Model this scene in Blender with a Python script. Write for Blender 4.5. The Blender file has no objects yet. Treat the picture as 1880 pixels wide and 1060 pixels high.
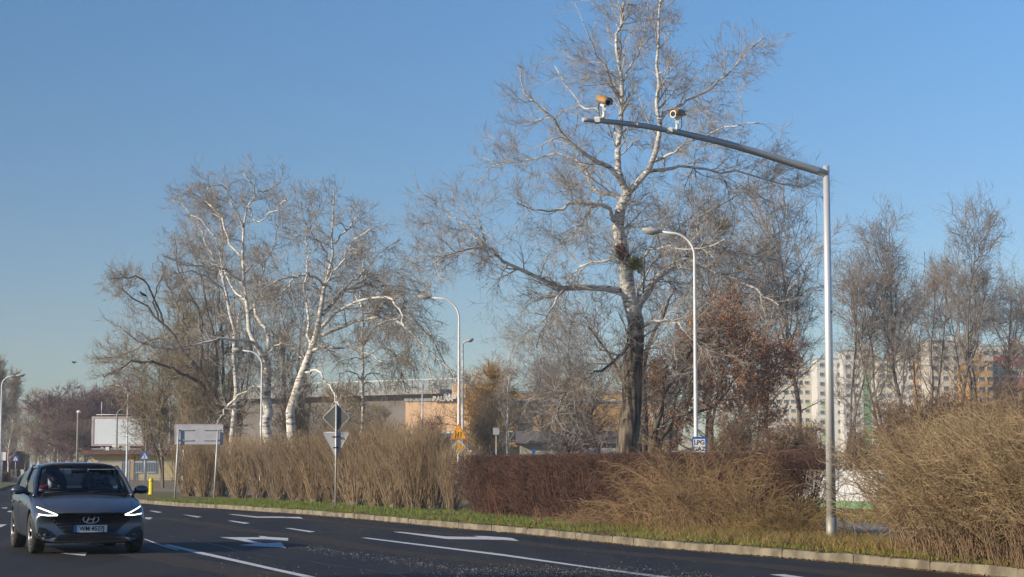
import bpy, bmesh, math, random
import numpy as np
from mathutils import Vector, Matrix
from mathutils.bvhtree import BVHTree
R = math.radians
sc = bpy.context.scene
COL = sc.collection
# ------------------------------------------------------------ camera, sky, sun, exposure
F = 3600.0; PITCH = R(5.19); H = 1.38
cam = bpy.data.cameras.new('camera'); cam.sensor_width = 36; cam.lens = 36*F/1880
cam.clip_start = 0.1; cam.clip_end = 6000
cam_o = bpy.data.objects.new('camera', cam); COL.objects.link(cam_o)
cam_o.location = (0, 0, H); cam_o.rotation_euler = (R(90)+PITCH, 0, 0)
sc.camera = cam_o
SUN_A, SUN_E = 64.0, 22.0            # degrees left of straight behind the camera, height
sx, sy = -math.sin(R(SUN_A)), -math.cos(R(SUN_A))
w = bpy.data.worlds.new("World"); sc.world = w; w.use_nodes = True
wn = w.node_tree.nodes; wl = w.node_tree.links
bg = wn['Background']; sky = wn.new('ShaderNodeTexSky'); sky.sky_type = 'NISHITA'; sky.sun_disc = False
sky.sun_elevation = R(SUN_E); sky.sun_rotation = math.atan2(sx, sy)
sky.air_density = 1.0; sky.dust_density = 0.15; sky.ozone_density = 1.8; sky.altitude = 100
hsv = wn.new('ShaderNodeHueSaturation'); hsv.inputs['Saturation'].default_value = 1.34; hsv.inputs['Hue'].default_value = .508
tcw = wn.new('ShaderNodeTexCoord'); spw = wn.new('ShaderNodeSeparateXYZ'); crw = wn.new('ShaderNodeValToRGB'); mxw = wn.new('ShaderNodeMix'); mxw.data_type = 'RGBA'; mxw.blend_type = 'MULTIPLY'; mxw.inputs[0].default_value = 1
wl.new(tcw.outputs['Generated'], spw.inputs[0]); wl.new(spw.outputs[2], crw.inputs[0])
crw.color_ramp.elements[0].position = 0; crw.color_ramp.elements[0].color = (.58, .62, .76, 1); crw.color_ramp.elements[1].position = .26; crw.color_ramp.elements[1].color = (1, 1, 1, 1)
wl.new(sky.outputs[0], mxw.inputs[6]); wl.new(crw.outputs[0], mxw.inputs[7]); wl.new(mxw.outputs[2], hsv.inputs['Color']); mrw = wn.new('ShaderNodeMapRange'); mrw.inputs[1].default_value = -.27; mrw.inputs[2].default_value = .27; mrw.inputs[3].default_value = .84; mrw.inputs[4].default_value = 1.14
wl.new(spw.outputs[0], mrw.inputs[0]); wl.new(mrw.outputs[0], hsv.inputs['Value'])   # the sky brightens away from the sun's side
wl.new(hsv.outputs[0], bg.inputs['Color'])
bg.inputs['Strength'].default_value = 0.108
sun = bpy.data.lights.new('sun', 'SUN'); sun.energy = 5.0; sun.angle = R(0.5); sun.color = (1.0, 0.89, 0.73)
sun_o = bpy.data.objects.new('sun', sun); COL.objects.link(sun_o)
sd = Vector((sx*math.cos(R(SUN_E)), sy*math.cos(R(SUN_E)), math.sin(R(SUN_E))))
sun_o.rotation_euler = sd.to_track_quat('Z', 'Y').to_euler(); sun_o.location = (-30, -20, 40)
sc.view_settings.view_transform = 'Standard'; sc.view_settings.look = 'None'
sc.view_settings.exposure = 0.35; sc.view_settings.gamma = 1; sc.view_settings.use_curve_mapping = False
sc.cycles.max_bounces = 5; sc.cycles.diffuse_bounces = 2; sc.cycles.glossy_bounces = 2
sc.cycles.transparent_max_bounces = 12; sc.cycles.volume_bounces = 0
sc.cycles.use_adaptive_sampling = True; sc.cycles.adaptive_threshold = 0.02

# ------------------------------------------------------------ helpers
def ray(px, py):
    xc = (px-940)/F; yc = -(py-530)/F
    return xc, math.cos(PITCH)-yc*math.sin(PITCH), math.sin(PITCH)+yc*math.cos(PITCH)
def at(px, py, Y):
    x, y, z = ray(px, py); k = Y/y
    return Vector((x*k, Y, H+z*k))
def gp(px, py, z=0.0):
    x, y, zz = ray(px, py); k = (z-H)/zz
    return Vector((x*k, y*k, z))
def scl(Y): return F/Y*math.cos(PITCH)
def tag(o, label=None, cat=None, group=None, kind=None):
    if label: o['label'] = label
    if cat: o['category'] = cat
    if group: o['group'] = group
    if kind: o['kind'] = kind
    return o
def empty(name, loc, rz=0.0):
    o = bpy.data.objects.new(name, None); COL.objects.link(o); o.location = loc; o.rotation_euler = (0, 0, rz)
    return o
def link(name, me, m=None, parent=None):
    if m is not None:
        for x in (m if isinstance(m, (list, tuple)) else [m]): me.materials.append(x)
    o = bpy.data.objects.new(name, me); COL.objects.link(o)
    if parent is not None: o.parent = parent
    return o
def children(o): return [c for c in bpy.data.objects if c.parent == o]
def copy_tree(o, parent=None):
    c = o.copy(); COL.objects.link(c); c.parent = parent
    for ch in children(o): copy_tree(ch, c)
    return c

# materials
def lk(nt, a, b): nt.links.new(a, b)
def mat(name, c1, c2=None, rough=0.8, scale=5.0, metal=0.0, bump=0.0, stretch=(1, 1, 1), lo=0.35, hi=0.65,
        spec=0.3, detail=4.0, coord='Object', rnd=0.0, coat=0.0, trans=0.0):
    m = bpy.data.materials.new(name); m.use_nodes = True; nt = m.node_tree; b = nt.nodes['Principled BSDF']
    b.inputs['Roughness'].default_value = rough; b.inputs['Metallic'].default_value = metal
    b.inputs['Specular IOR Level'].default_value = spec; b.inputs['Coat Weight'].default_value = coat
    c1 = tuple(c1)+(1,)
    b.inputs['Base Color'].default_value = c1
    src = None
    if c2 is not None or bump:
        tc = nt.nodes.new('ShaderNodeTexCoord'); mp = nt.nodes.new('ShaderNodeMapping'); mp.inputs['Scale'].default_value = stretch
        nz = nt.nodes.new('ShaderNodeTexNoise'); nz.inputs['Scale'].default_value = scale; nz.inputs['Detail'].default_value = detail
        lk(nt, tc.outputs[coord], mp.inputs[0]); lk(nt, mp.outputs[0], nz.inputs['Vector'])
        if c2 is not None:
            cr = nt.nodes.new('ShaderNodeValToRGB'); cr.color_ramp.elements[0].position = lo; cr.color_ramp.elements[1].position = hi
            cr.color_ramp.elements[0].color = c1; cr.color_ramp.elements[1].color = tuple(c2)+(1,)
            lk(nt, nz.outputs['Fac'], cr.inputs[0]); src = cr.outputs[0]
        if bump:
            bp = nt.nodes.new('ShaderNodeBump'); bp.inputs['Strength'].default_value = bump; bp.inputs['Distance'].default_value = 0.02
            lk(nt, nz.outputs['Fac'], bp.inputs['Height']); lk(nt, bp.outputs[0], b.inputs['Normal'])
    if rnd:
        oi = nt.nodes.new('ShaderNodeObjectInfo'); mr = nt.nodes.new('ShaderNodeMapRange')
        mr.inputs[3].default_value = 1-rnd; mr.inputs[4].default_value = 1+rnd
        lk(nt, oi.outputs['Random'], mr.inputs[0])
        hs = nt.nodes.new('ShaderNodeHueSaturation'); lk(nt, mr.outputs[0], hs.inputs['Value'])
        if src is None: hs.inputs['Color'].default_value = c1
        else: lk(nt, src, hs.inputs['Color'])
        src = hs.outputs[0]
    if src is not None: lk(nt, src, b.inputs['Base Color'])
    return m
def emis(name, c, s):
    m = mat(name, c); b = m.node_tree.nodes['Principled BSDF']
    b.inputs['Emission Color'].default_value = tuple(c)+(1,); b.inputs['Emission Strength'].default_value = s
    return m

# mesh builder
class MB:
    def __init__(s): s.v = []; s.f = []; s.sm = []
    def add(s, v, f, smooth=False):
        o = len(s.v); s.v += [tuple(p) for p in v]; s.f += [tuple(i+o for i in q) for q in f]; s.sm += [smooth]*len(f); return s
    def box(s, c, d, rz=0.0, M=None):
        c = Vector(c); hx, hy, hz = d[0]/2, d[1]/2, d[2]/2
        Q = Matrix.Rotation(rz, 3, 'Z') if M is None else M
        v = [c+Q@Vector((x*hx, y*hy, z*hz)) for z in (-1, 1) for y in (-1, 1) for x in (-1, 1)]
        return s.add(v, [(0, 2, 3, 1), (4, 5, 7, 6), (0, 1, 5, 4), (2, 6, 7, 3), (0, 4, 6, 2), (1, 3, 7, 5)])
    def tube(s, pts, rad, n=12, cap=True):
        pts = [Vector(p) for p in pts]
        if not isinstance(rad, (list, tuple)): rad = [rad]*len(pts)
        T = [(pts[min(i+1, len(pts)-1)]-pts[max(i-1, 0)]).normalized() for i in range(len(pts))]
        ref = Vector((0, 0, 1)) if abs(T[0].z) < .9 else Vector((1, 0, 0))
        v = []
        for p, t, r in zip(pts, T, rad):
            u = (ref-t*ref.dot(t)).normalized(); ref = u; w_ = t.cross(u)
            for k in range(n):
                a = 2*math.pi*k/n; v.append(p+(u*math.cos(a)+w_*math.sin(a))*r)
        f = [(i*n+k, i*n+(k+1) % n, (i+1)*n+(k+1) % n, (i+1)*n+k) for i in range(len(pts)-1) for k in range(n)]
        s.add(v, f, True)
        if cap:
            o = len(s.v)-len(v)
            s.f.append(tuple(o+k for k in range(n))[::-1]); s.f.append(tuple(o+(len(pts)-1)*n+k for k in range(n))); s.sm += [False, False]
        return s
    def prism(s, poly, y0, y1, M=None, c=(0, 0, 0)):     # poly in x,z, extruded along y
        c = Vector(c); M = M or Matrix.Identity(3); n = len(poly)
        v = [c+M@Vector((x, y0, z)) for x, z in poly]+[c+M@Vector((x, y1, z)) for x, z in poly]
        return s.add(v, [tuple(range(n)), tuple(range(n, 2*n))[::-1]]+[(k, n+k, n+(k+1) % n, (k+1) % n) for k in range(n)])
    def slab(s, poly, z0, z1):
        n = len(poly); v = [(p[0], p[1], z1) for p in poly]+[(p[0], p[1], z0) for p in poly]
        return s.add(v, [tuple(range(n))]+[(k, n+k, n+(k+1) % n, (k+1) % n) for k in range(n)])
    def ellip(s, c, r, n=12, m=8, M=None):
        c = Vector(c); M = M or Matrix.Identity(3); v = []
        for i in range(m+1):
            th = math.pi*i/m
            for k in range(n):
                a = 2*math.pi*k/n
                v.append(c+M@Vector((r[0]*math.sin(th)*math.cos(a), r[1]*math.sin(th)*math.sin(a), r[2]*math.cos(th))))
        return s.add(v, [(i*n+k, (i+1)*n+k, (i+1)*n+(k+1) % n, i*n+(k+1) % n) for i in range(m) for k in range(n)], True)
    def build(s, name, m=None, parent=None, bevel=0.0, fixn=True):
        me = bpy.data.meshes.new(name); me.from_pydata(s.v, [], s.f); me.update()
        me.polygons.foreach_set('use_smooth', s.sm)
        if fixn:
            b = bmesh.new(); b.from_mesh(me); bmesh.ops.recalc_face_normals(b, faces=b.faces)
            if bevel: bmesh.ops.bevel(b, geom=[e for e in b.edges if e.calc_face_angle(0) > .6], offset=bevel, segments=2, affect='EDGES')
            b.to_mesh(me); b.free()
        return link(name, me, m, parent)
def sheet(name, poly, z, m, parent=None, down=0.0):
    """flat polygon (triangulated) with optional skirt"""
    b = bmesh.new(); vs = [b.verts.new((p[0], p[1], z)) for p in poly]; f = b.faces.new(vs)
    if f.normal.z < 0: f.normal_flip()
    f.normal_update()
    if f.normal.z < 0: f.normal_flip()
    if down:
        lo = [b.verts.new((p[0], p[1], z-down)) for p in poly]
        for i in range(len(vs)):
            j = (i+1) % len(vs); b.faces.new((vs[i], vs[j], lo[j], lo[i]))
    bmesh.ops.triangulate(b, faces=[f for f in b.faces if len(f.verts) > 4])
    bmesh.ops.recalc_face_normals(b, faces=b.faces)
    up = sum(f.normal.z*f.calc_area() for f in b.faces)
    if up < 0: bmesh.ops.reverse_faces(b, faces=b.faces)
    me = bpy.data.meshes.new(name); b.to_mesh(me); b.free()
    return link(name, me, m, parent)
def text(name, s, size, m, parent, loc, rot, depth=0.004, align='CENTER', bold=0.0, sx=1.0, track=1.0):
    c = bpy.data.curves.new(name, 'FONT'); c.body = s; c.size = size; c.extrude = depth; c.align_x = align; c.align_y = 'CENTER'; c.offset = bold
    c.space_character = track
    t = bpy.data.objects.new(name, c); COL.objects.link(t); bpy.context.view_layer.update()
    me = bpy.data.meshes.new_from_object(t); bpy.data.objects.remove(t); bpy.data.curves.remove(c)
    o = link(name, me, m, parent); o.location = loc; o.rotation_euler = rot; o.scale = (sx, 1, 1)
    return o

# vectorised branches -------------------------------------------------
def tube_arrays(P, Rr, sides):
    C, n, _ = P.shape
    T = np.empty_like(P); T[:, 1:-1] = P[:, 2:]-P[:, :-2]; T[:, 0] = P[:, 1]-P[:, 0]; T[:, -1] = P[:, -1]-P[:, -2]
    T /= np.linalg.norm(T, axis=2, keepdims=True)+1e-9
    mean = np.abs(T.mean(axis=1)); ax = np.argmin(mean, axis=1); ref = np.zeros((C, 3)); ref[np.arange(C), ax] = 1
    U = ref[:, None, :]-T*(T*ref[:, None, :]).sum(2, keepdims=True); U /= np.linalg.norm(U, axis=2, keepdims=True)+1e-9
    W = np.cross(T, U); a = np.arange(sides)*2*np.pi/sides
    V = P[:, :, None, :]+Rr[:, :, None, None]*(np.cos(a)[None, None, :, None]*U[:, :, None, :]+np.sin(a)[None, None, :, None]*W[:, :, None, :])
    V = V.reshape(-1, 3)
    i = np.arange(n-1)[:, None]*sides; k = np.arange(sides)[None, :]; k2 = (k+1) % sides
    q = np.stack([i+k, i+k2, i+sides+k2, i+sides+k], axis=-1).reshape(-1, 4)
    Q = (q[None]+(np.arange(C)*n*sides)[:, None, None]).reshape(-1, 4)
    return V, Q
def mesh_branches(name, batches, m, parent=None, extra=None):
    Vs, Qs, MI, o = [], [], [], 0
    for P, Rr, sides, *mi_ in batches:
        if len(P) == 0: continue
        V, Q = tube_arrays(np.asarray(P, float), np.asarray(Rr, float), sides); Vs.append(V); Qs.append(Q+o); o += len(V); MI.append(np.full(len(Q), mi_[0] if mi_ else 0, np.int32))
    V = np.concatenate(Vs); Q = np.concatenate(Qs); nq = len(Q); mi = np.concatenate(MI)
    if extra is not None:                       # quads given as [k,4,3] : leaves
        E = extra.reshape(-1, 3); q = np.arange(len(E)).reshape(-1, 4)+o; V = np.concatenate([V, E]); Q = np.concatenate([Q, q])
        mi = np.concatenate([mi, np.full(len(Q)-nq, 2, np.int32)])
    me = bpy.data.meshes.new(name)
    me.vertices.add(len(V)); me.vertices.foreach_set('co', V.astype(np.float32).ravel())
    me.loops.add(len(Q)*4); me.loops.foreach_set('vertex_index', Q.astype(np.int32).ravel())
    me.polygons.add(len(Q)); me.polygons.foreach_set('loop_start', np.arange(0, len(Q)*4, 4, dtype=np.int32))
    me.polygons.foreach_set('use_smooth', np.ones(len(Q), bool))
    if mi is not None: me.polygons.foreach_set('material_index', mi)
    me.update(calc_edges=True)
    return link(name, me, m, parent)
def unit(a): return a/(np.linalg.norm(a, axis=-1, keepdims=True)+1e-9)
def spawn(g, P, Rr, N, t0=.2, t1=1., ang=45, asd=12, L=(.3, .6), m=5, rk=.6, wander=.25, up=.06, rmin=.006, taper=.25, Labs=None, ease=.5, bias=0.0, lease=0.0):
    P = np.asarray(P, float); Rr = np.asarray(Rr, float); C, n, _ = P.shape
    seg = np.linalg.norm(np.diff(P, axis=1), axis=2).sum(1); pr = seg/seg.sum()
    i = g.choice(C, N, p=pr); t = t0+(t1-t0)*g.uniform(0, 1, N)**.78; x = t*(n-1); a = np.minimum(x.astype(int), n-2); fr = (x-a)[:, None]
    base = P[i, a]*(1-fr)+P[i, a+1]*fr; T = unit(P[i, a+1]-P[i, a]); r0 = Rr[i, a]*(1-fr[:, 0])+Rr[i, a+1]*fr[:, 0]
    rv = g.normal(size=(N, 3)); side = unit(rv-T*(rv*T).sum(1, keepdims=True))
    th = np.radians(g.normal(ang, asd, N))[:, None]
    d = unit(np.cos(th)*T+np.sin(th)*side+np.array([0, 0, bias]))
    ln = (np.full(N, 1.)*seg[i]*(1-ease*t) if Labs is None else np.ones(N)*Labs*(1-lease*t**1.5))*g.uniform(L[0], L[1], N)
    step = (ln/(m-1))[:, None]; pts = [base]
    for k in range(1, m):
        pts.append(pts[-1]+d*step); d = unit(d+g.normal(size=(N, 3))*wander+np.array([0, 0, up]))
    Pn = np.stack(pts, 1); rb = np.clip(np.minimum(r0*rk*g.uniform(.7, 1.1, N), ln*.022+.004), rmin, None)
    Rn = rb[:, None]*np.linspace(1, taper, m)[None]; Rn = np.maximum(Rn, rmin*.7)
    return Pn, Rn
def spline(pts, n):
    p = np.asarray(pts, float); k = len(p); q = np.vstack([2*p[0]-p[1], p, 2*p[-1]-p[-2]]); out = []
    for u in np.linspace(0, k-1, n):
        i = min(int(u), k-2); t = u-i; a, b, c, d = q[i], q[i+1], q[i+2], q[i+3]
        out.append(.5*((2*b)+(-a+c)*t+(2*a-5*b+4*c-d)*t*t+(-a+3*b-3*c+d)*t**3))
    return np.array(out)
def limb(g, px, r0, r1, Y0, Y1, n=14, jit=.06):
    """traced limb: pixel polyline, half widths in pixels, depth at both ends -> metres"""
    Y = np.linspace(Y0, Y1, len(px)); pts = [at(a, b, y) for (a, b), y in zip(px, Y)]
    P = spline(pts, n); P[1:-1] += g.normal(size=(n-2, 3))*jit*np.array([1, 2, 1])
    t_ = np.linspace(0, 1, n); rr = (r1+(r0-r1)*(1-t_)**1.35)/scl(Y0); return P, rr
def tocrown(g, limbs, root, trunk_m, twig_m, n3, n4, n5, l3=(.18, .4), L3abs=None, up=.06, up5=.04, tr=.007, name='crown', wander=.15, l4=1.4, l5=.75, ls=.62):
    """limbs: list of (P,R) -> trunk + crown parts; returns levels"""
    P = np.stack([a for a, _ in limbs]); Rr = np.stack([b for _, b in limbs])
    loc = np.array(root.location); P = P-loc
    P3, R3 = spawn(g, P, Rr, n3, .15, 1., 48, 14, (.7, 1.3), 8, .55, wander, up, tr*1.6, .25, Labs=L3abs or 3.2, lease=ls)
    P3b, R3b = spawn(g, P3, R3, n3*3, .15, 1., 45, 14, (.6, 1.2), 6, .6, wander, up, tr*1.3, .35, Labs=l4*1.25, lease=.45)
    P4, R4 = spawn(g, np.concatenate([P3[:, ::1][:, :6], P3b]), np.concatenate([R3[:, :6], R3b]), n4, .1, 1., 45, 14, (.5, 1.2), 5, .6, wander, up, tr*1.1, .5, Labs=l4*.75)
    P5, R5 = spawn(g, P4, R4, n5, .1, 1., 40, 12, (.5, 1.2), 4, .7, wander*.8, up5, tr, .6, Labs=l5*.6)
    mesh_branches('trunk', [(P, Rr, 10)], trunk_m, root)
    mesh_branches(name, [(P3, R3, 5), (P3b, R3b, 4), (P4, R4, 3), (P5, R5, 3, 1)], [twig_m, FINE.get(twig_m.name, twig_m)], root)

# ------------------------------------------------------------ materials
ASPH = bpy.data.materials.new('asphalt'); ASPH.use_nodes = True
def make_asphalt(m):
    nt = m.node_tree; b = nt.nodes['Principled BSDF']; tc = nt.nodes.new('ShaderNodeTexCoord')
    n1 = nt.nodes.new('ShaderNodeTexNoise'); n1.inputs['Scale'].default_value = .35; n1.inputs['Detail'].default_value = 6
    mp = nt.nodes.new('ShaderNodeMapping'); mp.inputs['Rotation'].default_value = (0, 0, R(-21)); mp.inputs['Scale'].default_value = (1.6, .12, 1)
    lk(nt, tc.outputs['Object'], mp.inputs[0]); lk(nt, mp.outputs[0], n1.inputs['Vector'])
    n2 = nt.nodes.new('ShaderNodeTexNoise'); n2.inputs['Scale'].default_value = 28; n2.inputs['Detail'].default_value = 5; lk(nt, tc.outputs['Object'], n2.inputs['Vector'])
    r1 = nt.nodes.new('ShaderNodeValToRGB'); r1.color_ramp.elements[0].position = .35; r1.color_ramp.elements[1].position = .7
    r1.color_ramp.elements[0].color = (.018, .018, .019, 1); r1.color_ramp.elements[1].color = (.050, .044, .038, 1)
    lk(nt, n1.outputs['Fac'], r1.inputs[0])
    v = nt.nodes.new('ShaderNodeTexVoronoi'); v.inputs['Scale'].default_value = 22; lk(nt, tc.outputs['Object'], v.inputs['Vector'])
    vr = nt.nodes.new('ShaderNodeValToRGB'); vr.color_ramp.elements[0].position = .12; vr.color_ramp.elements[1].position = .2
    vr.color_ramp.elements[0].color = (1, 1, 1, 1); vr.color_ramp.elements[1].color = (0, 0, 0, 1); lk(nt, v.outputs['Distance'], vr.inputs[0])
    # salty worn streaks along the wheel tracks
    n3 = nt.nodes.new('ShaderNodeTexNoise'); n3.inputs['Scale'].default_value = .5; n3.inputs['Detail'].default_value = 5
    mp3 = nt.nodes.new('ShaderNodeMapping'); mp3.inputs['Rotation'].default_value = (0, 0, R(-21)); mp3.inputs['Scale'].default_value = (1.3, .16, 1); mp3.inputs['Location'].default_value = (3.1, .7, 0)
    lk(nt, tc.outputs['Object'], mp3.inputs[0]); lk(nt, mp3.outputs[0], n3.inputs['Vector'])
    r3 = nt.nodes.new('ShaderNodeValToRGB'); r3.color_ramp.elements[0].position = .52; r3.color_ramp.elements[1].position = .75; lk(nt, n3.outputs['Fac'], r3.inputs[0])
    mu = nt.nodes.new('ShaderNodeMath'); mu.operation = 'MULTIPLY'; lk(nt, vr.outputs[0], mu.inputs[0]); lk(nt, r3.outputs[0], mu.inputs[1])
    mx = nt.nodes.new('ShaderNodeMix'); mx.data_type = 'RGBA'; lk(nt, mu.outputs[0], mx.inputs[0]); lk(nt, r1.outputs[0], mx.inputs[6]); mx.inputs[7].default_value = (.34, .32, .30, 1)
    lk(nt, mx.outputs[2], b.inputs['Base Color'])
    rr = nt.nodes.new('ShaderNodeMapRange'); rr.inputs[3].default_value = .45; rr.inputs[4].default_value = .85; lk(nt, n1.outputs['Fac'], rr.inputs[0]); lk(nt, rr.outputs[0], b.inputs['Roughness'])
    b.inputs['Specular IOR Level'].default_value = .10
    bp = nt.nodes.new('ShaderNodeBump'); bp.inputs['Strength'].default_value = .35; bp.inputs['Distance'].default_value = .01; lk(nt, n2.outputs['Fac'], bp.inputs['Height']); lk(nt, bp.outputs[0], b.inputs['Normal'])
make_asphalt(ASPH)
M = {}
M['path'] = mat('path_asphalt', (.16, .145, .125), (.23, .21, .17), .85, 2.0, bump=.2)
M['dry'] = mat('dry_ground', (.15, .10, .045), (.24, .17, .08), .95, .9, bump=.4, detail=8)
M['soil'] = mat('verge_soil', (.075, .085, .025), (.17, .125, .06), .95, 2.2, bump=.5, detail=8)
M['kerb'] = mat('kerb_concrete', (.115, .095, .065), (.255, .215, .15), .95, 3.0, bump=.3, detail=8)
M['paint'] = mat('road_paint', (.55, .55, .54), (.33, .33, .33), .75, 14.0, lo=.45, hi=.72, detail=6)
M['steel'] = mat('brushed_steel', (.66, .63, .59), (.74, .71, .67), .42, 2.0, metal=.5, stretch=(1, 1, .2))
M['steel_arm'] = mat('dull_steel', (.42, .42, .41), (.50, .49, .48), .5, 3.0, metal=.4)
M['steel_base'] = mat('base_sleeve', (.34, .31, .26), (.26, .24, .20), .6, 6.0, metal=.5)
M['galv'] = mat('galvanised', (.42, .42, .41), (.50, .50, .48), .55, 9.0, metal=.4)
M['lamp_pole'] = mat('lamp_paint', (.74, .72, .68), (.62, .60, .56), .45, 4.0)
M['lamp_old'] = mat('old_concrete', (.26, .22, .17), (.34, .29, .23), .85, 4.0)
M['lamp_head'] = mat('lamp_head', (.33, .33, .31), (.42, .42, .40), .5, 8.0)
M['lamp_glass'] = mat('lamp_glass', (.30, .30, .26), rough=.2, spec=.5)
M['white'] = mat('white_enamel', (.74, .73, .70), (.66, .65, .61), .5, 5.0)
M['cam_tan'] = mat('tan_housing', (.40, .235, .09), (.27, .15, .06), .5, 10.0)
M['black'] = mat('black_plastic', (.012, .012, .013), rough=.45)
M['rubber'] = mat('rubber', (.035, .032, .028), (.06, .055, .045), .85, 12.0)
M['sign_back'] = mat('sign_back', (.40, .39, .41), (.47, .46, .47), .5, 3.0, metal=.15)
M['sign_back2'] = mat('sign_back_dull', (.10, .10, .088), (.13, .13, .115), .65, 3.0)
M['blue'] = mat('sign_blue', (.02, .10, .36), rough=.45)
M['signwhite'] = mat('sign_white', (.72, .72, .70), rough=.45)
M['signyellow'] = mat('sign_yellow', (.86, .46, .02), (.80, .40, .02), .5, 6.0)
M['signred'] = mat('sign_red', (.78, .17, .02), rough=.45)
M['yellow'] = mat('bollard_yellow', (.74, .60, .03), (.66, .50, .03), .45, 8.0)
M['board'] = mat('blank_board', (.70, .73, .73), (.66, .70, .70), .6, .6)
M['boardframe'] = mat('board_frame', (.42, .30, .27), (.50, .40, .36), .7, 3.0)
M['twig_pale'] = mat('twig_pale', (.54, .49, .42), (.30, .25, .20), .85, 1.2, rnd=.1)
M['twig_grey'] = mat('twig_grey', (.33, .275, .22), (.21, .17, .135), .85, 1.0, rnd=.15)
M['twig_olive'] = mat('twig_olive', (.34, .265, .16), (.20, .155, .095), .85, 1.0, rnd=.15)
M['twig_red'] = mat('twig_red', (.22, .125, .10), (.14, .085, .07), .85, .5, rnd=.2)
M['twig_gold'] = mat('twig_gold', (.42, .25, .07), (.28, .16, .05), .85, 1.0)
M['bark_dark'] = mat('bark_dark', (.07, .055, .04), (.15, .12, .085), .95, 9.0, bump=.8, stretch=(1, 1, .2), detail=6)
M['bark_grey'] = mat('bark_grey', (.20, .165, .13), (.12, .10, .08), .9, 6.0, bump=.4, stretch=(1, 1, .4), rnd=.15)
M['leaf_rust'] = mat('leaf_rust', (.42, .18, .07), (.25, .105, .045), .8, 3.0)
M['hedge_red'] = mat('hedge_twig', (.165, .085, .058), (.085, .050, .038), .85, 1.6)
M['shrub_tan'] = mat('shrub_stem', (.36, .255, .15), (.21, .15, .09), .85, 2.0, rnd=.12)
M['arch_tan'] = mat('arching_stem', (.36, .235, .115), (.20, .125, .065), .85, 1.4)
M['bush_olive'] = mat('bush_stem', (.43, .315, .165), (.27, .185, .10), .85, 1.4)
M['bush_brown'] = mat('bush_inner', (.27, .175, .105), (.16, .105, .065), .85, 2.0)
M['grass'] = mat('grass_blades', (.09, .16, .02), (.19, .21, .04), .8, 1.2, detail=5)
M['straw'] = mat('straw_blades', (.30, .20, .075), (.17, .11, .045), .9, 1.5)
M['leaf_litter'] = mat('leaf_litter', (.20, .11, .05), (.11, .06, .03), .9, 5.0)
M['mistle'] = mat('mistletoe', (.26, .27, .06), (.17, .17, .05), .85, 3.0)
M['mistle2'] = mat('mistletoe_dry', (.50, .36, .10), (.38, .27, .08), .85, 3.0)
FINE = {'twig_pale': mat('twig_pale_fine', (.36, .32, .275), (.21, .175, .14), .9, 3.0), 'twig_grey': mat('twig_grey_fine', (.33, .285, .24), (.22, .185, .155), .9, 3.0, rnd=.12), 'twig_olive': mat('twig_olive_fine', (.36, .29, .195), (.24, .19, .125), .9, 3.0, rnd=.12)}
def poplar_bark(name, zdark, zs=1.6):
    m = mat(name, (.64, .60, .53), (.15, .12, .095), .85, 2.3, bump=.35, stretch=(1.2, 1.2, 4.5), lo=.50, hi=.66, detail=6)
    nt = m.node_tree; b = nt.nodes['Principled BSDF']; src = b.inputs['Base Color'].links[0].from_socket
    tc = nt.nodes.new('ShaderNodeTexCoord'); sp = nt.nodes.new('ShaderNodeSeparateXYZ'); lk(nt, tc.outputs['Object'], sp.inputs[0])
    nz = nt.nodes.new('ShaderNodeTexNoise'); nz.inputs['Scale'].default_value = 1.3; nz.inputs['Detail'].default_value = 5; lk(nt, tc.outputs['Object'], nz.inputs['Vector'])
    ad = nt.nodes.new('ShaderNodeMath'); ad.operation = 'MULTIPLY_ADD'; lk(nt, nz.outputs['Fac'], ad.inputs[0]); ad.inputs[1].default_value = zs*3; lk(nt, sp.outputs[2], ad.inputs[2])
    mr = nt.nodes.new('ShaderNodeMapRange'); mr.inputs[1].default_value = zdark+zs*1.5-zs*.5; mr.inputs[2].default_value = zdark+zs*1.5+zs*.5
    lk(nt, ad.outputs[0], mr.inputs[0])
    mx = nt.nodes.new('ShaderNodeMix'); mx.data_type = 'RGBA'; lk(nt, mr.outputs[0], mx.inputs[0]); nb = nt.nodes.new('ShaderNodeTexNoise'); nb.inputs['Scale'].default_value = 5; nb.inputs['Detail'].default_value = 8; mb_ = nt.nodes.new('ShaderNodeMapping'); mb_.inputs['Scale'].default_value = (1.6, 1.6, .22)
    lk(nt, tc.outputs['Object'], mb_.inputs[0]); lk(nt, mb_.outputs[0], nb.inputs['Vector']); rb_ = nt.nodes.new('ShaderNodeValToRGB'); rb_.color_ramp.elements[0].position = .42; rb_.color_ramp.elements[1].position = .62
    rb_.color_ramp.elements[0].color = (.035, .027, .02, 1); rb_.color_ramp.elements[1].color = (.19, .15, .105, 1); lk(nt, nb.outputs['Fac'], rb_.inputs[0]); lk(nt, rb_.outputs[0], mx.inputs[6])
    lk(nt, src, mx.inputs[7]); lk(nt, mx.outputs[2], b.inputs['Base Color']); return m
M['bark_big'] = poplar_bark('poplar_bark', 7.5)
M['bark_white'] = poplar_bark('white_poplar_bark', .6, .8)

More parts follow.
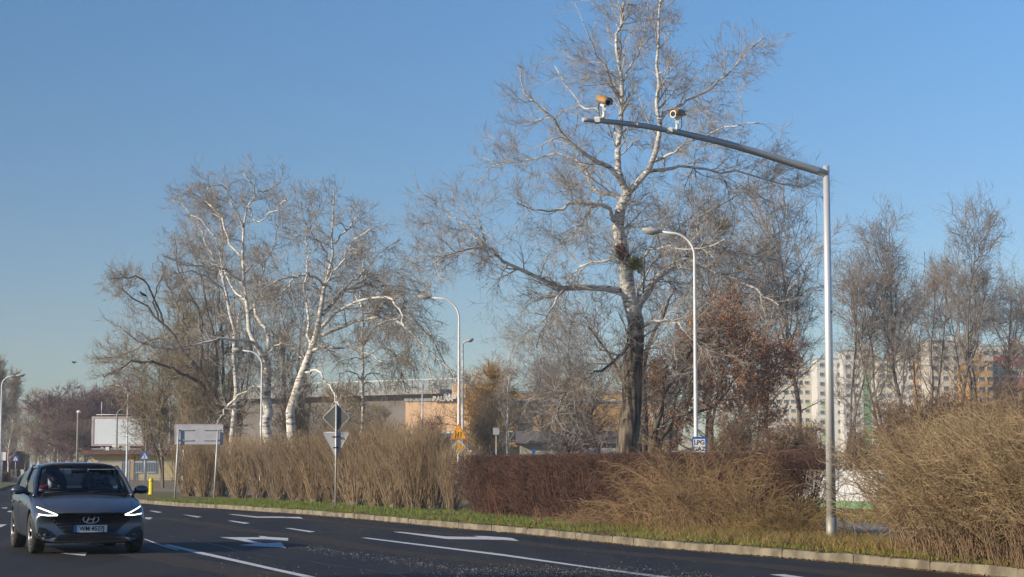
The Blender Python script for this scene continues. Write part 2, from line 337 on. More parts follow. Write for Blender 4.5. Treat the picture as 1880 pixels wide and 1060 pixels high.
# ------------------------------------------------------------ the ground, roads, verge
big = [(-1500, -60), (1500, -60), (1500, 3500), (-1500, 3500)]
tag(sheet('ground', big, -0.03, M['dry']), kind='structure')
KP = [(1500, 1030), (1190, 1005), (960, 981), (840, 971), (620, 950), (430, 936), (330, 930), (255, 924)]
kp = [gp(*p) for p in KP]
d0 = (kp[0]-kp[2]).normalized()
near = [kp[0]+d0*t for t in (34, 22, 12, 5)]
kerbline = near+kp                                                   # near the camera -> far left
kc = spline([(p.x, p.y, 0) for p in kerbline], 90)
service = [gp(*p) for p in [(2300, 1090), (1560, 986), (1100, 948), (700, 925), (500, 916), (300, 907), (236, 905)]]
service[0] = service[1]+(service[1]-service[2]).normalized()*30
sv_far = [gp(*p) for p in [(1560, 959), (1100, 932), (700, 914), (500, 906), (300, 897), (225, 894)]]
sv_far = [sv_far[0]+(sv_far[0]-sv_far[1]).normalized()*30]+sv_far
tip = [gp(238, 917), gp(228, 911)]
road_poly = [Vector((p[0], p[1], 0)) for p in kc]+tip+[service[-1], sv_far[-1], gp(70, 879), gp(8, 878), gp(-300, 880), Vector((-140, 60, 0)), Vector((-60, -30, 0)), Vector((18, -30, 0))]
tag(sheet('road', road_poly, 0.0, ASPH), kind='structure')
vp_ = [Vector((p[0]+.10, p[1]+.03, 0)) for p in kc]+[p+Vector((.1, .03, 0)) for p in tip]+[p for p in reversed(service)]
tag(sheet('service_road', list(reversed(sv_far))+service, 0.004, M['path']), kind='structure')
# kerb stones: one strip along the verge edge
def strip(name, line, z0, z1, width, m, side=1, seglen=None):
    P = [Vector((p[0], p[1], 0)) for p in line]; mb = MB(); n = len(P); v = []
    for i, p in enumerate(P):
        t = (P[min(i+1, n-1)]-P[max(i-1, 0)]).normalized(); nn = Vector((t.y, -t.x, 0))*side
        jz = .008*math.sin(i*2.3)+.006*math.sin(i*5.1); p = p+nn*.012*math.sin(i*1.7)
        v += [p+Vector((0, 0, z0)), p+Vector((0, 0, z1-.02+jz))+nn*.006, p+nn*.025+Vector((0, 0, z1+jz)), p+nn*width+Vector((0, 0, z1+jz*.5)), p+nn*width+Vector((0, 0, z0))]
    f = [(i*5+k, (i+1)*5+k, (i+1)*5+k+1, i*5+k+1) for i in range(n-1) for k in range(4)]
    mb.add(v, f); return mb.build(name, m)
kc_off = []
for i, p in enumerate(kc):
    t = kc[min(i+1, 89)]-kc[max(i-1, 0)]; t /= np.linalg.norm(t); kc_off.append(p+np.array([t[1], -t[0], 0])*.001)
nrm_side = 1 if (Vector((d0.y*-1, d0.x, 0)).x < 0) else -1
kerb = strip('kerb', kc, -.02, .13, .17, M['kerb'], side=1)
# make sure the kerb widens away from the road (towards +x)
cx = sum(v.co.x for v in kerb.data.vertices)/len(kerb.data.vertices); rx = sum(p[0] for p in kc)/len(kc)
if cx < rx:
    bpy.data.objects.remove(kerb); kerb = strip('kerb', kc, -.02, .13, .17, M['kerb'], side=-1); KS = -1
else: KS = 1
tag(kerb, kind='structure')
tag(sheet('verge', vp_, 0.118, M['soil'], down=.14), kind='structure')
# joints between kerb stones
jb = MB(); acc = 0
for i in range(1, len(kc)):
    a, b_ = Vector(kc[i-1]), Vector(kc[i]); L_ = (b_-a).length; t = (b_-a).normalized(); nn = Vector((t.y, -t.x, 0))*KS
    while acc < L_:
        p = a+t*acc
        if p.y > 8: jb.box(p+nn*.085+Vector((0, 0, .0655)), (.1712, .005, .1325), math.atan2(nn.y, nn.x))
        acc += 1.0
    acc -= L_
jo = jb.build('kerb_joint_lines', mat('joint_dirt', (.15, .125, .085), rough=.95)); tag(jo, kind='structure')
isl = [gp(*p) for p in [(-200, 912), (0, 901), (17, 895), (37, 891.5), (30, 889), (0, 887), (-200, 888)]]
tag(sheet('traffic_island', isl, .12, M['soil'], down=.14), kind='structure')
lawn = [gp(*p) for p in [(-300, 877.5), (58, 877.5), (160, 874), (160, 869), (-300, 869)]]
tag(sheet('far_lawn', lawn, .01, M['dry']), kind='structure')

# markings, laid as sheets 4 mm above the asphalt
MK = []
def mark(poly, z=.004, lab=None):
    o = sheet('road_marking', [gp(x, y, z) for x, y in poly], z, M['paint']); tag(o, kind='structure'); MK.append(o)
def zz(pts, ox, oy, k): return [(ox+x/k, oy+y/k) for x, y in pts]
A5 = 1880/370
mark(zz([(115, 40), (160, 41), (243, 54), (205, 59)], 250, 930, A5))
mark(zz([(433, 76), (480, 80), (617, 98), (570, 103)], 250, 930, A5))
mark(zz([(850, 133), (900, 133), (1063, 156), (1010, 162)], 250, 930, A5))
mark(zz([(1388, 203), (1440, 203), (1672, 235), (1620, 241)], 250, 930, A5))
mark(zz([(860, 73), (900, 72), (1130, 95), (1350, 95), (1400, 98), (1530, 98), (1556, 115), (1480, 110), (1400, 107), (1120, 105)], 250, 930, A5))
mark(zz([(82, 102), (155, 103), (125, 122), (85, 116)], 250, 930, A5))
mark(zz([(775, 286), (880, 288), (1160, 288), (1140, 275), (1190, 278), (1225, 284), (1420, 295), (1415, 320), (1200, 306), (1030, 306), (1080, 322), (1200, 344), (1350, 335), (1398, 386), (1200, 375), (955, 360), (1105, 350), (960, 315)], 250, 930, A5))
mark(zz([(70, 305), (85, 303), (260, 365), (410, 408), (380, 408), (240, 370)], 250, 930, A5))
mark(zz([(250, 358), (310, 356), (640, 430), (1300, 578), (1720, 668), (1600, 668), (900, 510), (560, 436)], 250, 930, A5))
A2 = 1880/600
mark(zz([(70, 86), (110, 86), (900, 182), (1400, 255), (1900, 318), (1800, 318), (900, 192), (140, 96)], 640, 960, A2))
mark(zz([(252, 52), (300, 52), (560, 79), (750, 82), (715, 76), (770, 76), (900, 84), (940, 88), (982, 105), (900, 99), (780, 96), (570, 94)], 640, 960, A2))
mark([(1413, 1055), (1440, 1054.5), (1480, 1060.5), (1560, 1072), (1520, 1072)])
mark([(100, 1014), (161, 1013.5), (156, 1021), (112, 1016)])
mark([(-20, 963), (13, 963), (2, 968), (-20, 969)])
mark([(17, 938), (26, 938.5), (24, 941), (12, 940)]); mark([(38, 913), (46, 913), (46, 915), (36, 914.5)])
mark([(6, 932), (14, 932), (12, 934), (2, 933)]); mark([(30, 893.2), (48, 893), (46, 894.5), (34, 894.5)])

# normal offset helper: a point behind the kerb in picture column px
def vpt(px, off, z=.118):
    best = None
    for i in range(1, len(kc)-1):
        t = kc[i+1]-kc[i-1]; t /= np.linalg.norm(t); q = kc[i]+np.array([t[1], -t[0], 0])*KS*off
        e = abs(940+q[0]/q[1]*F/1.0 - px)if q[1] > 3 else 1e9
        if best is None or e < best[0]: best = (e, q)
    q = best[1]; return Vector((q[0], q[1], z))

# ============================================================ buildings far behind
def bx(name, c, d, m, parent, rz=0.0, M=None): return MB().box(c, d, rz, M).build(name, m, parent)
WIN = mat('window_glass', (.075, .085, .095), rough=.15, spec=.6); WFR = mat('window_frame', (.62, .61, .58), rough=.6)
PLAS = {}
def plaster(key, c, c2=None):
    PLAS[key] = mat('plaster_'+key, c, c2 or tuple(x*.88 for x in c), .9, .25, detail=8); return PLAS[key]
plaster('cream', (.55, .50, .40)); plaster('white', (.62, .59, .53)); plaster('green', (.13, .36, .13)); plaster('orange', (.52, .29, .08))
plaster('red', (.46, .10, .075)); plaster('peach', (.66, .43, .25)); plaster('yellow', (.56, .40, .14)); plaster('grey', (.34, .33, .31)); plaster('lime', (.33, .46, .16))
wproto = [None]
def window(parent, x, z, w_=1.5, h_=1.4, y=-.0):
    if wproto[0] is None:
        fr = MB().box((0, 0, 0), (1, .12, 1)).build('window', WFR); gl = MB()
        gl.box((-.23, -.08, 0), (.40, .05, .82)); gl.box((.23, -.08, 0), (.40, .05, .82)); g_ = gl.build('glass', WIN, fr)
        wproto[0] = (fr, g_); f, q = fr, g_
    else:
        f = wproto[0][0].copy(); q = wproto[0][1].copy(); COL.objects.link(f); COL.objects.link(q); q.parent = f
    f.parent = parent; f.location = (x, y, z); f.scale = (w_, 1, h_); return f
def block(px0, px1, ptop, Y, wallm, label, rows, cols, x_margin=.0, bands=(), skip=(), depth=14, rz=0.0, floor=2.85, wsz=(1.25, 1.25), name='apartment_block'):
    a = at(px0, ptop, Y); b = at(px1, ptop, Y); W_ = b.x-a.x; top = a.z
    root = empty(name, ((a.x+b.x)/2, Y, 0), rz); tag(root, label, 'apartment block' if name == 'apartment_block' else 'building', 'apartment blocks behind the trees' if name == 'apartment_block' else None)
    bx('wall', (0, depth/2, top/2-1), (W_, depth, top+2), wallm, root)
    bx('roof', (0, depth/2, top+.2), (W_+.3, depth+.3, .4), PLAS['grey'], root)
    bx('stair_head', (W_*.18, depth/2, top+1.4), (W_*.22, 5, 2.0), wallm, root)
    for k, (u0, u1, z0, z1, m_) in enumerate(bands):     # painted bays / balcony fronts, proud of the wall
        bx('painted_bay', (W_*((u0+u1)/2-.5), -.06-.004*k, (z0+z1)/2*top), (W_*(u1-u0), .12, top*(z1-z0)), m_, root)
    for r in range(rows):
        for c in range(cols):
            if (r, c) in skip: continue
            u = (c+.5)/cols; z = top-1.7-floor*r
            if z < 6: continue
            window(root, W_*(u-.5), z, wsz[0], wsz[1], -.16)
    return root
G, O_, RD, LM = PLAS['green'], PLAS['orange'], PLAS['red'], PLAS['lime']
block(1396, 1500, 676, 604, PLAS['cream'], 'long cream apartment block farthest left of the estate, behind the rust leaved tree', 7, 8, rz=R(-8), bands=[(.80, .86, .38, .46, LM), (.80, .86, .58, .66, LM), (.92, .98, .3, .38, LM)])
block(1500, 1548, 660, 592, PLAS['white'], 'narrow white apartment block with lime balcony fronts just left of the green striped one', 8, 3, bands=[(.15, .4, .42, .47, LM), (.15, .4, .56, .61, LM), (.15, .4, .28, .33, LM)])
block(1548, 1611, 645, 582, PLAS['white'], 'white apartment tower with one bright green vertical stripe', 9, 4, bands=[(.56, .78, 0, .90, G)], rz=R(-3))
block(1611, 1652, 662, 577, PLAS['cream'], 'cream apartment block between the green striped tower and the orange bay', 8, 3)
block(1650, 1706, 646, 568, PLAS['white'], 'white apartment tower with orange bays on its right half', 9, 4, bands=[(.45, .62, 0, .93, O_), (.68, .92, 0, .93, O_)], rz=R(-8))
block(1706, 1800, 628, 556, PLAS['cream'], 'tall plain cream apartment block with an antenna on its roof', 9, 5, bands=[(.62, .95, .1, .62, plaster('stone', (.47, .45, .38)))])
block(1778, 1822, 665, 541, O_, 'lower orange apartment block in front of the tall cream one', 7, 3)
block(1800, 1905, 636, 545, PLAS['cream'], 'tall cream apartment block with red balcony bands at the right edge', 9, 6, bands=[(.22, .72, .84, .92, RD), (.15, .9, .66, .75, RD), (.2, .32, .2, .6, RD)], rz=R(-4))
ant = MB().tube([at(1760, 628, 546), at(1760, 606, 546)], .22, 6).build('roof_antenna', M['galv']); tag(ant, 'thin pale antenna mast on the tall cream block', 'antenna')

# flyover with a glass noise barrier
def post_row(mb, a, b, n, h, r=.12):
    for i in range(n):
        p = a.lerp(b, i/(n-1)); mb.box(p+Vector((0, 0, h/2)), (r, r, h))
fa = at(420, 712, 330); fb = at(850, 722, 300); fa.z = fb.z = at(700, 721, 315).z
tb = math.atan2(fb.y-fa.y, fb.x-fa.x); root = empty('flyover', (fa+fb)/2*1.0, 0); root.location.z = 0
tag(root, 'long grey flyover with a transparent noise barrier behind the white poplars', 'flyover')
L_ = (fb-fa).length; mid = (fa+fb)/2-Vector(root.location)
bx('deck', (mid.x, mid.y+5, mid.z-.35), (L_, 12, .7), PLAS['grey'], root, tb)
bx('retaining_wall', (mid.x, mid.y+.5, (mid.z-.8)/2), (L_, 1, mid.z-.9), mat('dark_concrete', (.13, .11, .095), (.18, .155, .13), .9, .3), root, tb)
bar = mat('barrier_glass', (.30, .33, .32), rough=.3, spec=.5)
bar.node_tree.nodes['Principled BSDF'].inputs['Alpha'].default_value = .55
bx('barrier_panel', (mid.x, mid.y-.6, mid.z+.75), (L_, .05, 1.45), bar, root, tb)
pm = MB(); post_row(pm, fa-Vector(root.location)+Vector((0, -.7, -.0)), fb-Vector(root.location)+Vector((0, -.7, 0)), 46, 1.6, .1); pm.build('barrier_post', M['galv'], root)
bx('handrail', (mid.x, mid.y-.72, mid.z+1.62), (L_, .12, .12), M['galv'], root, tb)

pb = block(742, 866, 737, 255, PLAS['peach'], 'peach coloured hall with white lettering on its roof behind the signposted lamp', 0, 0, name='industrial_hall', rz=R(-14))
lw = at(866, 737, 255).x-at(742, 737, 255).x; zt = at(742, 737, 255).z
for k in range(12): window(pb, -lw/2+.8+k*lw/12.2, 4.6, .55, 2.6, -.16)
for (px_, py_) in ((815, 733), (836, 729)):
    text('letters', 'BALMA', .85, PLAS['white'], pb, (at(px_, py_, 255).x-pb.location.x, -.4, at(px_, py_, 255).z), (R(90), 0, 0), .08, bold=.05)
ob = block(820, 1150, 722, 330, PLAS['orange'], 'long orange flat roofed hall beyond the golden willow', 0, 0, name='industrial_hall', rz=R(3))
OW = at(1150, 722, 330).x-at(820, 722, 330).x
bx('white_fascia', (0, -.25, at(0, 735, 330).z), (OW, .3, .35), PLAS['white'], ob)
for k in range(14): window(ob, -OW/2+3+k*2.0, 6.5, 1.3, 1.6, -.16)
ch = empty('chimney', at(853, 716, 325)); ch.location.z = 0; tag(ch, 'shiny metal chimney with a flared cap rising over the orange hall', 'chimney')
zc = at(853, 692, 325).z
MB().tube([(0, 0, 0), (0, 0, zc-2)], .55, 14).build('stack', M['steel'], ch); MB().tube([(0, 0, zc-2), (0, 0, zc-.6), (0, 0, zc)], [.55, .8, .95], 14).build('cap', M['steel_arm'], ch)
# low sheds behind the dark hedge
sh = empty('shed', at(1100, 815, 132)); sh.location.z = 0; tag(sh, 'low cream shed with a grey roof behind the dark red hedge', 'shed')
sx0 = at(955, 800, 132).x-sh.location.x; sx1 = at(1245, 800, 132).x-sh.location.x; z1 = at(0, 815, 132).z; z2 = at(0, 790, 132).z
bx('wall', ((sx0+sx1)/2, 3, z1/2), (sx1-sx0, 6, z1), PLAS['cream'], sh)
rf = MB(); rf.add([(sx0-.3, -.5, z1), (sx1+.3, -.5, z1), (sx1+.3, 3, z2), (sx0-.3, 3, z2), (sx1+.3, 6.5, z1), (sx0-.3, 6.5, z1)], [(0, 1, 2, 3), (3, 2, 4, 5), (0, 3, 5), (1, 4, 2)])
rf.build('roof', mat('roof_felt', (.12, .10, .09), (.17, .145, .13), .95, 1.0), sh)
for k in range(5): window(sh, sx0+(sx1-sx0)*(.42+k*.11), z1-.75, 1.1, .9, -.1)
gt = MB()
for k in range(60): gt.box((sx0+(sx1-sx0)*(.38+.4*k/60), -1.2, (z1-.3)/2), (.05, .05, z1-.3))
gt.box((sx0+(sx1-sx0)*.58, -1.2, z1-.35), (2.2*(sx1-sx0)/5.2, .06, .1)); gt.build('grille', M['galv'], sh)
hs = empty('house', at(1218, 800, 150)); hs.location.z = 0; tag(hs, 'small white gabled house glimpsed between dark trunks right of the big poplar', 'house')
hz = at(0, 812, 150).z; hzt = at(0, 782, 150).z
hb = MB(); hb.prism([(-2.2, 0), (2.2, 0), (2.2, hz), (0, hzt), (-2.2, hz)], 0, 6); hb.build('wall', PLAS['white'], hs)
rb = MB(); rb.prism([(-2.5, hz-.2), (0, hzt), (0, hzt+.2), (-2.5, hz)], -.3, 6.3); rb.prism([(2.5, hz-.2), (2.5, hz), (0, hzt+.2), (0, hzt)], -.3, 6.3); rb.build('roof', PLAS['grey'], hs)
window(hs, -.6, 1.9, .9, 1.1, -.08); window(hs, .9, 1.9, .9, 1.1, -.08)
# yellow flat-roofed building on the left
YB = 200; yx0 = at(171, 850, YB).x; yx1 = at(412, 850, YB).x; zt = at(0, 836, YB).z
yb = empty('gatehouse', ((yx0+yx1)/2, YB, 0)); tag(yb, 'low yellow building with a brown flat roof under the billboard', 'building'); W_ = yx1-yx0
bx('wall', (0, 4, zt/2), (W_, 8, zt), PLAS['yellow'], yb)
bx('roof', (-.2, 4, zt+.28), (W_+1.6, 9.6, .42), mat('roof_brown', (.12, .06, .04), (.17, .09, .06), .9, 2), yb)
for px_ in (254, 277, 330, 352): window(yb, at(px_, 850, YB).x-yb.location.x, 1.35, .95, 1.15, -.1)
bx('door', (at(232, 850, YB).x-yb.location.x, -.06, 1.0), (.9, .1, 2.0), WIN, yb)
bx('rendered_pier', (at(242, 850, YB).x-yb.location.x, -.12, zt/2), (.5, .24, zt-.05), PLAS['orange'], yb)
wb = empty('factory', at(278, 800, 262)); wb.location.z = 0; tag(wb, 'pale pink and white factory rising behind the yellow gatehouse', 'factory')
za = at(0, 775, 262).z; w1 = (at(290, 0, 262).x-at(262, 0, 262).x)
bx('wall', (0, 5, za/2), (w1, 10, za), PLAS['white'], wb); bx('annex', (2.2, -1.2, 2.9), (4.2, 2, 5.8), plaster('pink', (.62, .46, .38)), wb)
for k in range(2): window(wb, -.3+k*.9, za-3.2, .5, 1.2, -.08)
bx('white_wall', (-w1*.75, 5.4, at(0, 787, 262).z/2), (w1*.7, 9, at(0, 787, 262).z), PLAS['white'], wb)
# fences
def fence(name, x0, x1, Y0, Y1, h, label, slat_m, rail_m, step=.16, post=2.5, solid=False, z0=0.0):
    a = Vector((x0, Y0, z0)); b = Vector((x1, Y1, z0)); root = empty(name, a); tag(root, label, 'fence'); d = b-a; L_ = d.length; u = d/L_; rz = math.atan2(d.y, d.x)
    if solid:
        bx('panel', d/2+Vector((0, 0, h/2)), (L_, .05, h), slat_m, root, rz)
    else:
        m_ = MB()
        for k in range(int(L_/step)): m_.box(u*(k*step)+Vector((0, 0, h/2)), (.045, .03, h), rz)
        m_.build('slats', slat_m, root)
        r_ = MB(); 
        for zq in (.25, h-.2): r_.box(d/2+Vector((0, .03, zq)), (L_, .04, .06), rz)
        r_.build('rail', rail_m, root)
    n = int(L_/post)+1; pp = MB().box((0, 0, h/2), (.1, .1, h+.1)).build('post', rail_m, root)
    for k in range(min(n, 40)):
        q = pp if k == 0 else pp.copy()
        if k: COL.objects.link(q); q.parent = root
        q.location = u*(k*L_/max(n-1, 1))+Vector((0, -.02, 0))
    return root
FB = mat('fence_blue', (.22, .29, .36), (.30, .36, .42), .6, 2.0); FB2 = mat('fence_slate', (.20, .25, .32), (.28, .33, .39), .7, .6)
fence('fence', at(196, 0, 186).x, at(420, 0, 186).x, 186, 186, 1.95, 'blue grey metal picket fence in front of the yellow gatehouse', FB, FB)
fence('fence', at(40, 0, 420).x, at(196, 0, 380).x, 420, 380, 2.3, 'long slate blue panel fence below the far wood on the left', FB2, FB, .3, 6, solid=True)

# banner fence seen through the gap right of the mast
dn = Vector((-math.sin(R(21.8)), math.cos(R(21.8)), 0)); nn = Vector((math.cos(R(21.8)), math.sin(R(21.8)), 0))
ba = gp(1640, 938); bb = gp(1390, 925); u = (bb-ba).normalized(); L_ = (bb-ba).length; rz = math.atan2(-u.y, -u.x)
bn = empty('banner_fence', bb, 0); tag(bn, 'white banner with a green bottom stripe stretched on a low fence behind the mast', 'banner')
s_ = -u
bx('banner', s_*L_/2+Vector((0, 0, .76)), (L_, .03, 1.02), mat('banner_white', (.62, .62, .60), (.50, .51, .52), .7, 1.2), bn, rz)
bx('green_stripe', s_*L_/2+Vector((0, 0, .12)), (L_, .034, .25), plaster('stripe', (.15, .27, .13)), bn, rz)
pm = MB().box((0, .06, .75), (.06, .06, 1.5)).build('post', M['galv'], bn)
for k in range(1, 5): q = pm.copy(); COL.objects.link(q); q.parent = bn; q.location = s_*(L_*k/4)
tp = (gp(1495, 930)-bb).length
text('lettering', 'SENI', .24, mat('banner_ink', (.10, .12, .12), rough=.8), bn, s_*tp+Vector((0, -.03, .88)), (R(90), 0, rz), .002)

# billboards
BY = 222
b0 = at(168, 819, BY); b1 = at(265, 765, BY); bw = b1.x-b0.x; bh = b1.z-b0.z
bbd = empty('billboard', ((b0.x+b1.x)/2, BY, 0)); tag(bbd, 'big blank white billboard in a reddish frame above the yellow gatehouse', 'billboard')
zb = b0.z+bh/2
bx('panel', (0, -.08, zb), (bw-.5, .1, bh-.45), M['board'], bbd)
fr = MB()
for sgn in (-1, 1): fr.box((sgn*(bw/2-.12), 0, zb), (.24, .36, bh)); fr.box((0, 0, zb+sgn*(bh/2-.11)), (bw-.484, .34, .22))
fr.build('frame', M['boardframe'], bbd)
bx('back_panel', (0, .25, zb), (bw-.5, .1, bh-.5), M['sign_back'], bbd)
bx('catwalk', (0, -.5, b0.z-.35), (bw-.4, .7, .1), M['galv'], bbd)
for sgn in (-1, 1):
    MB().tube([(sgn*1.6, .5, 0), (sgn*1.6, .5, b0.z+.1)], .13, 8).build('post', M['lamp_old'], bbd)
    MB().tube([(sgn*1.9, .1, b1.z-.1), (sgn*1.9, .1, b1.z+1.7)], .05, 6).build('mast', M['galv'], bbd)
MB().tube([(-2.4, -.3, b1.z+.2), (2.6, -.3, b1.z+.2)], .05, 6).build('lighting_rail', M['galv'], bbd)
for k in range(3): bx('floodlight', (-1.6+k*1.5, -.75, b0.z-.2), (.3, .2, .16), M['galv'], bbd)
sp_ = at(197, 836, BY-1); bs = bx('small_notice', (0, 0, 0), (.38, .05, .9), M['signwhite'], None); bs.location = at(197, 828, BY-.9); tag(bs, 'narrow white notice hanging under the left half of the billboard', 'sign')
bs = bx('small_notice', (0, 0, 0), (.75, .05, .32), M['signwhite'], None); bs.location = at(212, 819, BY-.9); tag(bs, 'wide little white notice under the middle of the billboard', 'sign')
# lattice backed billboard, seen from behind at an angle
lb = empty('billboard', at(303, 800, 214)); lb.location.z = 0; tag(lb, 'dark green lattice framed billboard seen from behind, left of the big road sign', 'billboard')
za, zb_ = at(0, 811, 214).z, at(0, 744, 214).z; ww = at(322, 0, 214).x-at(286, 0, 214).x; mb = MB()
for k in range(7): mb.box((-ww/2+ww*k/6, 0, (za+zb_)/2), (.09, .09, zb_-za))
for k in range(6): mb.box((0, .05, za+(zb_-za)*k/5), (ww, .09, .09))
mb.build('lattice', mat('lattice_green', (.07, .10, .09), rough=.7), lb); bx('panel', (0, .2, (za+zb_)/2), (ww, .06, zb_-za), mat('lattice_panel', (.10, .13, .12), (.16, .18, .17), .6, .8), lb)
MB().tube([(-.6, .3, 0), (-.6, .3, za)], .12, 8).build('post', M['lamp_old'], lb); MB().tube([(.7, .3, 0), (.7, .3, za)], .12, 8).build('post', M['lamp_old'], lb)

# red lorry at far left
lr = empty('lorry', at(2, 870, 258)); lr.location.z = 0; tag(lr, 'dark red lorry half out of the picture at the far left', 'lorry')
zt = at(0, 828, 258).z; mb = MB().box((-1.4, 3, (zt+1.0)/2), (5.6, 7.5, zt-1.0)); mb.build('box_body', mat('lorry_red', (.16, .02, .02), (.11, .015, .015), .6, 1), lr, bevel=.06)
bx('chassis', (-1.4, 3, .8), (2.2, 7, .3), M['black'], lr)
for x_ in (-3.6, .9):
    for y_ in (.2, 5.6): MB().tube([(x_-.15, y_, .5), (x_+.15, y_, .5)], .5, 18).build('wheel', M['rubber'], lr)
bx('cab', (-1.4, -1.6, 1.7), (2.4, 1.6, 2.4), M['black'], lr)
ck = empty('kiosk', at(34, 868, 300)); ck.location.z = 0; tag(ck, 'small pale kiosk with a flat roof beside the red lorry', 'kiosk')
zt = at(0, 834, 300).z; bx('wall', (0, 1.5, zt/2), (1.9, 3, zt), PLAS['cream'], ck); bx('roof', (.4, 1.5, zt+.1), (3.6, 3.6, .2), PLAS['grey'], ck); bx('window', (0, -.03, zt*.55), (1.0, .06, .9), WIN, ck)

# ============================================================ lamps and signs
def street_lamp(px, ybase, Y, ytop, arm_px, head_side, label, m=M['lamp_pole'], r0=.09, r1=.05, z0=0.0, headlen=.75, group='street lamps along the road', drop=0.0, arm_up=.0):
    base = at(px, ybase, Y); base.z = z0; root = empty('street_lamp', base); tag(root, label, 'street lamp', group)
    top = at(px, ytop, Y).z-z0; al = abs(arm_px)/scl(Y); s = 1 if arm_px > 0 else -1; rc = min(1.3, al*.7)
    pts = [(0, 0, 0), (0, 0, .9), (0, 0, .95), (0, 0, top-rc*1.0)]; rr = [r0*1.15, r0*1.15, r0, r1*1.1]
    for k in range(1, 9):
        a = math.pi/2*k/8*.86; pts.append((s*rc*(1-math.cos(a))*1.0, 0, top-rc+rc*math.sin(a))); rr.append(r1)
    e = Vector(pts[-1]); tipv = Vector((s*al, 0, top+.04-drop+arm_up)); pts.append(tuple(tipv)); rr.append(r1*.8)
    MB().tube(pts, rr, 12).build('pole', m, root)
    d = (tipv-e).normalized(); M3 = Matrix((d, Vector((0, 1, 0)), d.cross(Vector((0, 1, 0))))).transposed()
    hd = MB().ellip(tipv+d*headlen*.45, (headlen*.5, .15, .10), 14, 8, M3); h = hd.build('lamp_head', M['lamp_head'], root)
    MB().ellip(tipv+d*headlen*.5-M3@Vector((0, 0, -.0))+Vector((0, 0, -.045)), (headlen*.36, .12, .09), 12, 6, M3).build('lens', M['lamp_glass'], h)
    return root
L1 = street_lamp(1279, 937, 60, 428, -62, -1, 'tall white street lamp with the LPG plate, in front of the rust leaved tree', r0=.07, r1=.038, z0=0, headlen=.62)
L2 = street_lamp(842, 914, 87, 548, -53, -1, 'white street lamp carrying the orange warning triangle and diamond sign', r0=.075, r1=.04, headlen=.62)
street_lamp(849, 903, 118, 628, 8, 1, 'thinner white street lamp turned right, close behind the signposted lamp', headlen=.45, r0=.08)
street_lamp(478, 909, 95, 645, -38, -1, 'white street lamp in front of the white poplar trunks', headlen=.5, r0=.06, r1=.035)
street_lamp(232, 881, 184, 708, -24, -1, 'white street lamp crossing the right half of the billboard', headlen=.7)
street_lamp(213, 878, 206, 752, 14, 1, 'older brown concrete street lamp crossing the middle of the billboard', m=M['lamp_old'], r0=.13, r1=.07, headlen=.7, arm_up=.5)
street_lamp(-1, 890, 150, 691, 26, 1, 'white street lamp at the left edge of the picture', headlen=.75)
street_lamp(775, 721, 300, 708, -6, -1, 'small grey street lamp standing on the flyover', m=M['galv'], z0=at(0, 800, 300).z, headlen=.5) if False else None
pl = empty('street_lamp', at(141, 866, 230)); pl.location.z = 0; tag(pl, 'plain brown lamp post with a pale cap left of the billboard', 'street lamp', 'street lamps along the road')
zt = at(0, 758, 230).z; MB().tube([(0, 0, 0), (0, 0, zt)], [.13, .09], 10).build('pole', M['lamp_old'], pl); MB().ellip((.1, 0, zt+.1), (.28, .2, .18)).build('lamp_head', M['white'], pl)
def pole_simple(px, yb, Y, yt, r, m, label, name='utility_pole', cat='utility pole'):
    b = at(px, yb, Y); b.z = 0; root = empty(name, b); tag(root, label, cat)
    z = at(px, yt, Y).z; MB().tube([(0, 0, 0), (0, 0, z*.5), (0, 0, z)], [r, r*.85, r*.7], 10).build('shaft', m, root)
    bx('bracket', (0, 0, z-.3), (.5, .06, .06), M['galv'], root); return root
pole_simple(296, 880, 175, 752, .14, M['lamp_old'], 'brown wooden pole in front of the lattice billboard')
pole_simple(267, 872, 190, 773, .11, M['lamp_old'], 'thin brown pole right of the billboard')
pole_simple(310, 872, 205, 740, .07, M['galv'], 'thin grey pole behind the lattice billboard')
pole_simple(775, 880, 210, 706, .12, M['galv'], 'grey pole rising in front of the peach hall')
pole_simple(336, 891, 120, 826, .10, M['white'], 'short white marker pole just right of the big sign\'s left leg', 'marker_pole', 'marker pole')
pole_simple(360, 908, 84, 846, .025, M['galv'], 'very thin grey stake between the legs of the big sign', 'stake', 'stake')
pole_simple(1014, 850, 128, 812, .07, M['galv'], 'short steel pole behind the dark hedge')

def disc(mb, poly, y0, y1, c): return mb.prism(poly, y0, y1, None, c)
def rounded(poly, r=.04, n=4):
    out = []; k = len(poly)
    for i in range(k):
        p0, p, p2 = Vector(poly[i-1]), Vector(poly[i]), Vector(poly[(i+1) % k])
        a = p+(p0-p).normalized()*r; b = p+(p2-p).normalized()*r
        for j in range(n+1): t = j/n; out.append(tuple(a*(1-t)**2+p*2*t*(1-t)+b*t*t))
    return out
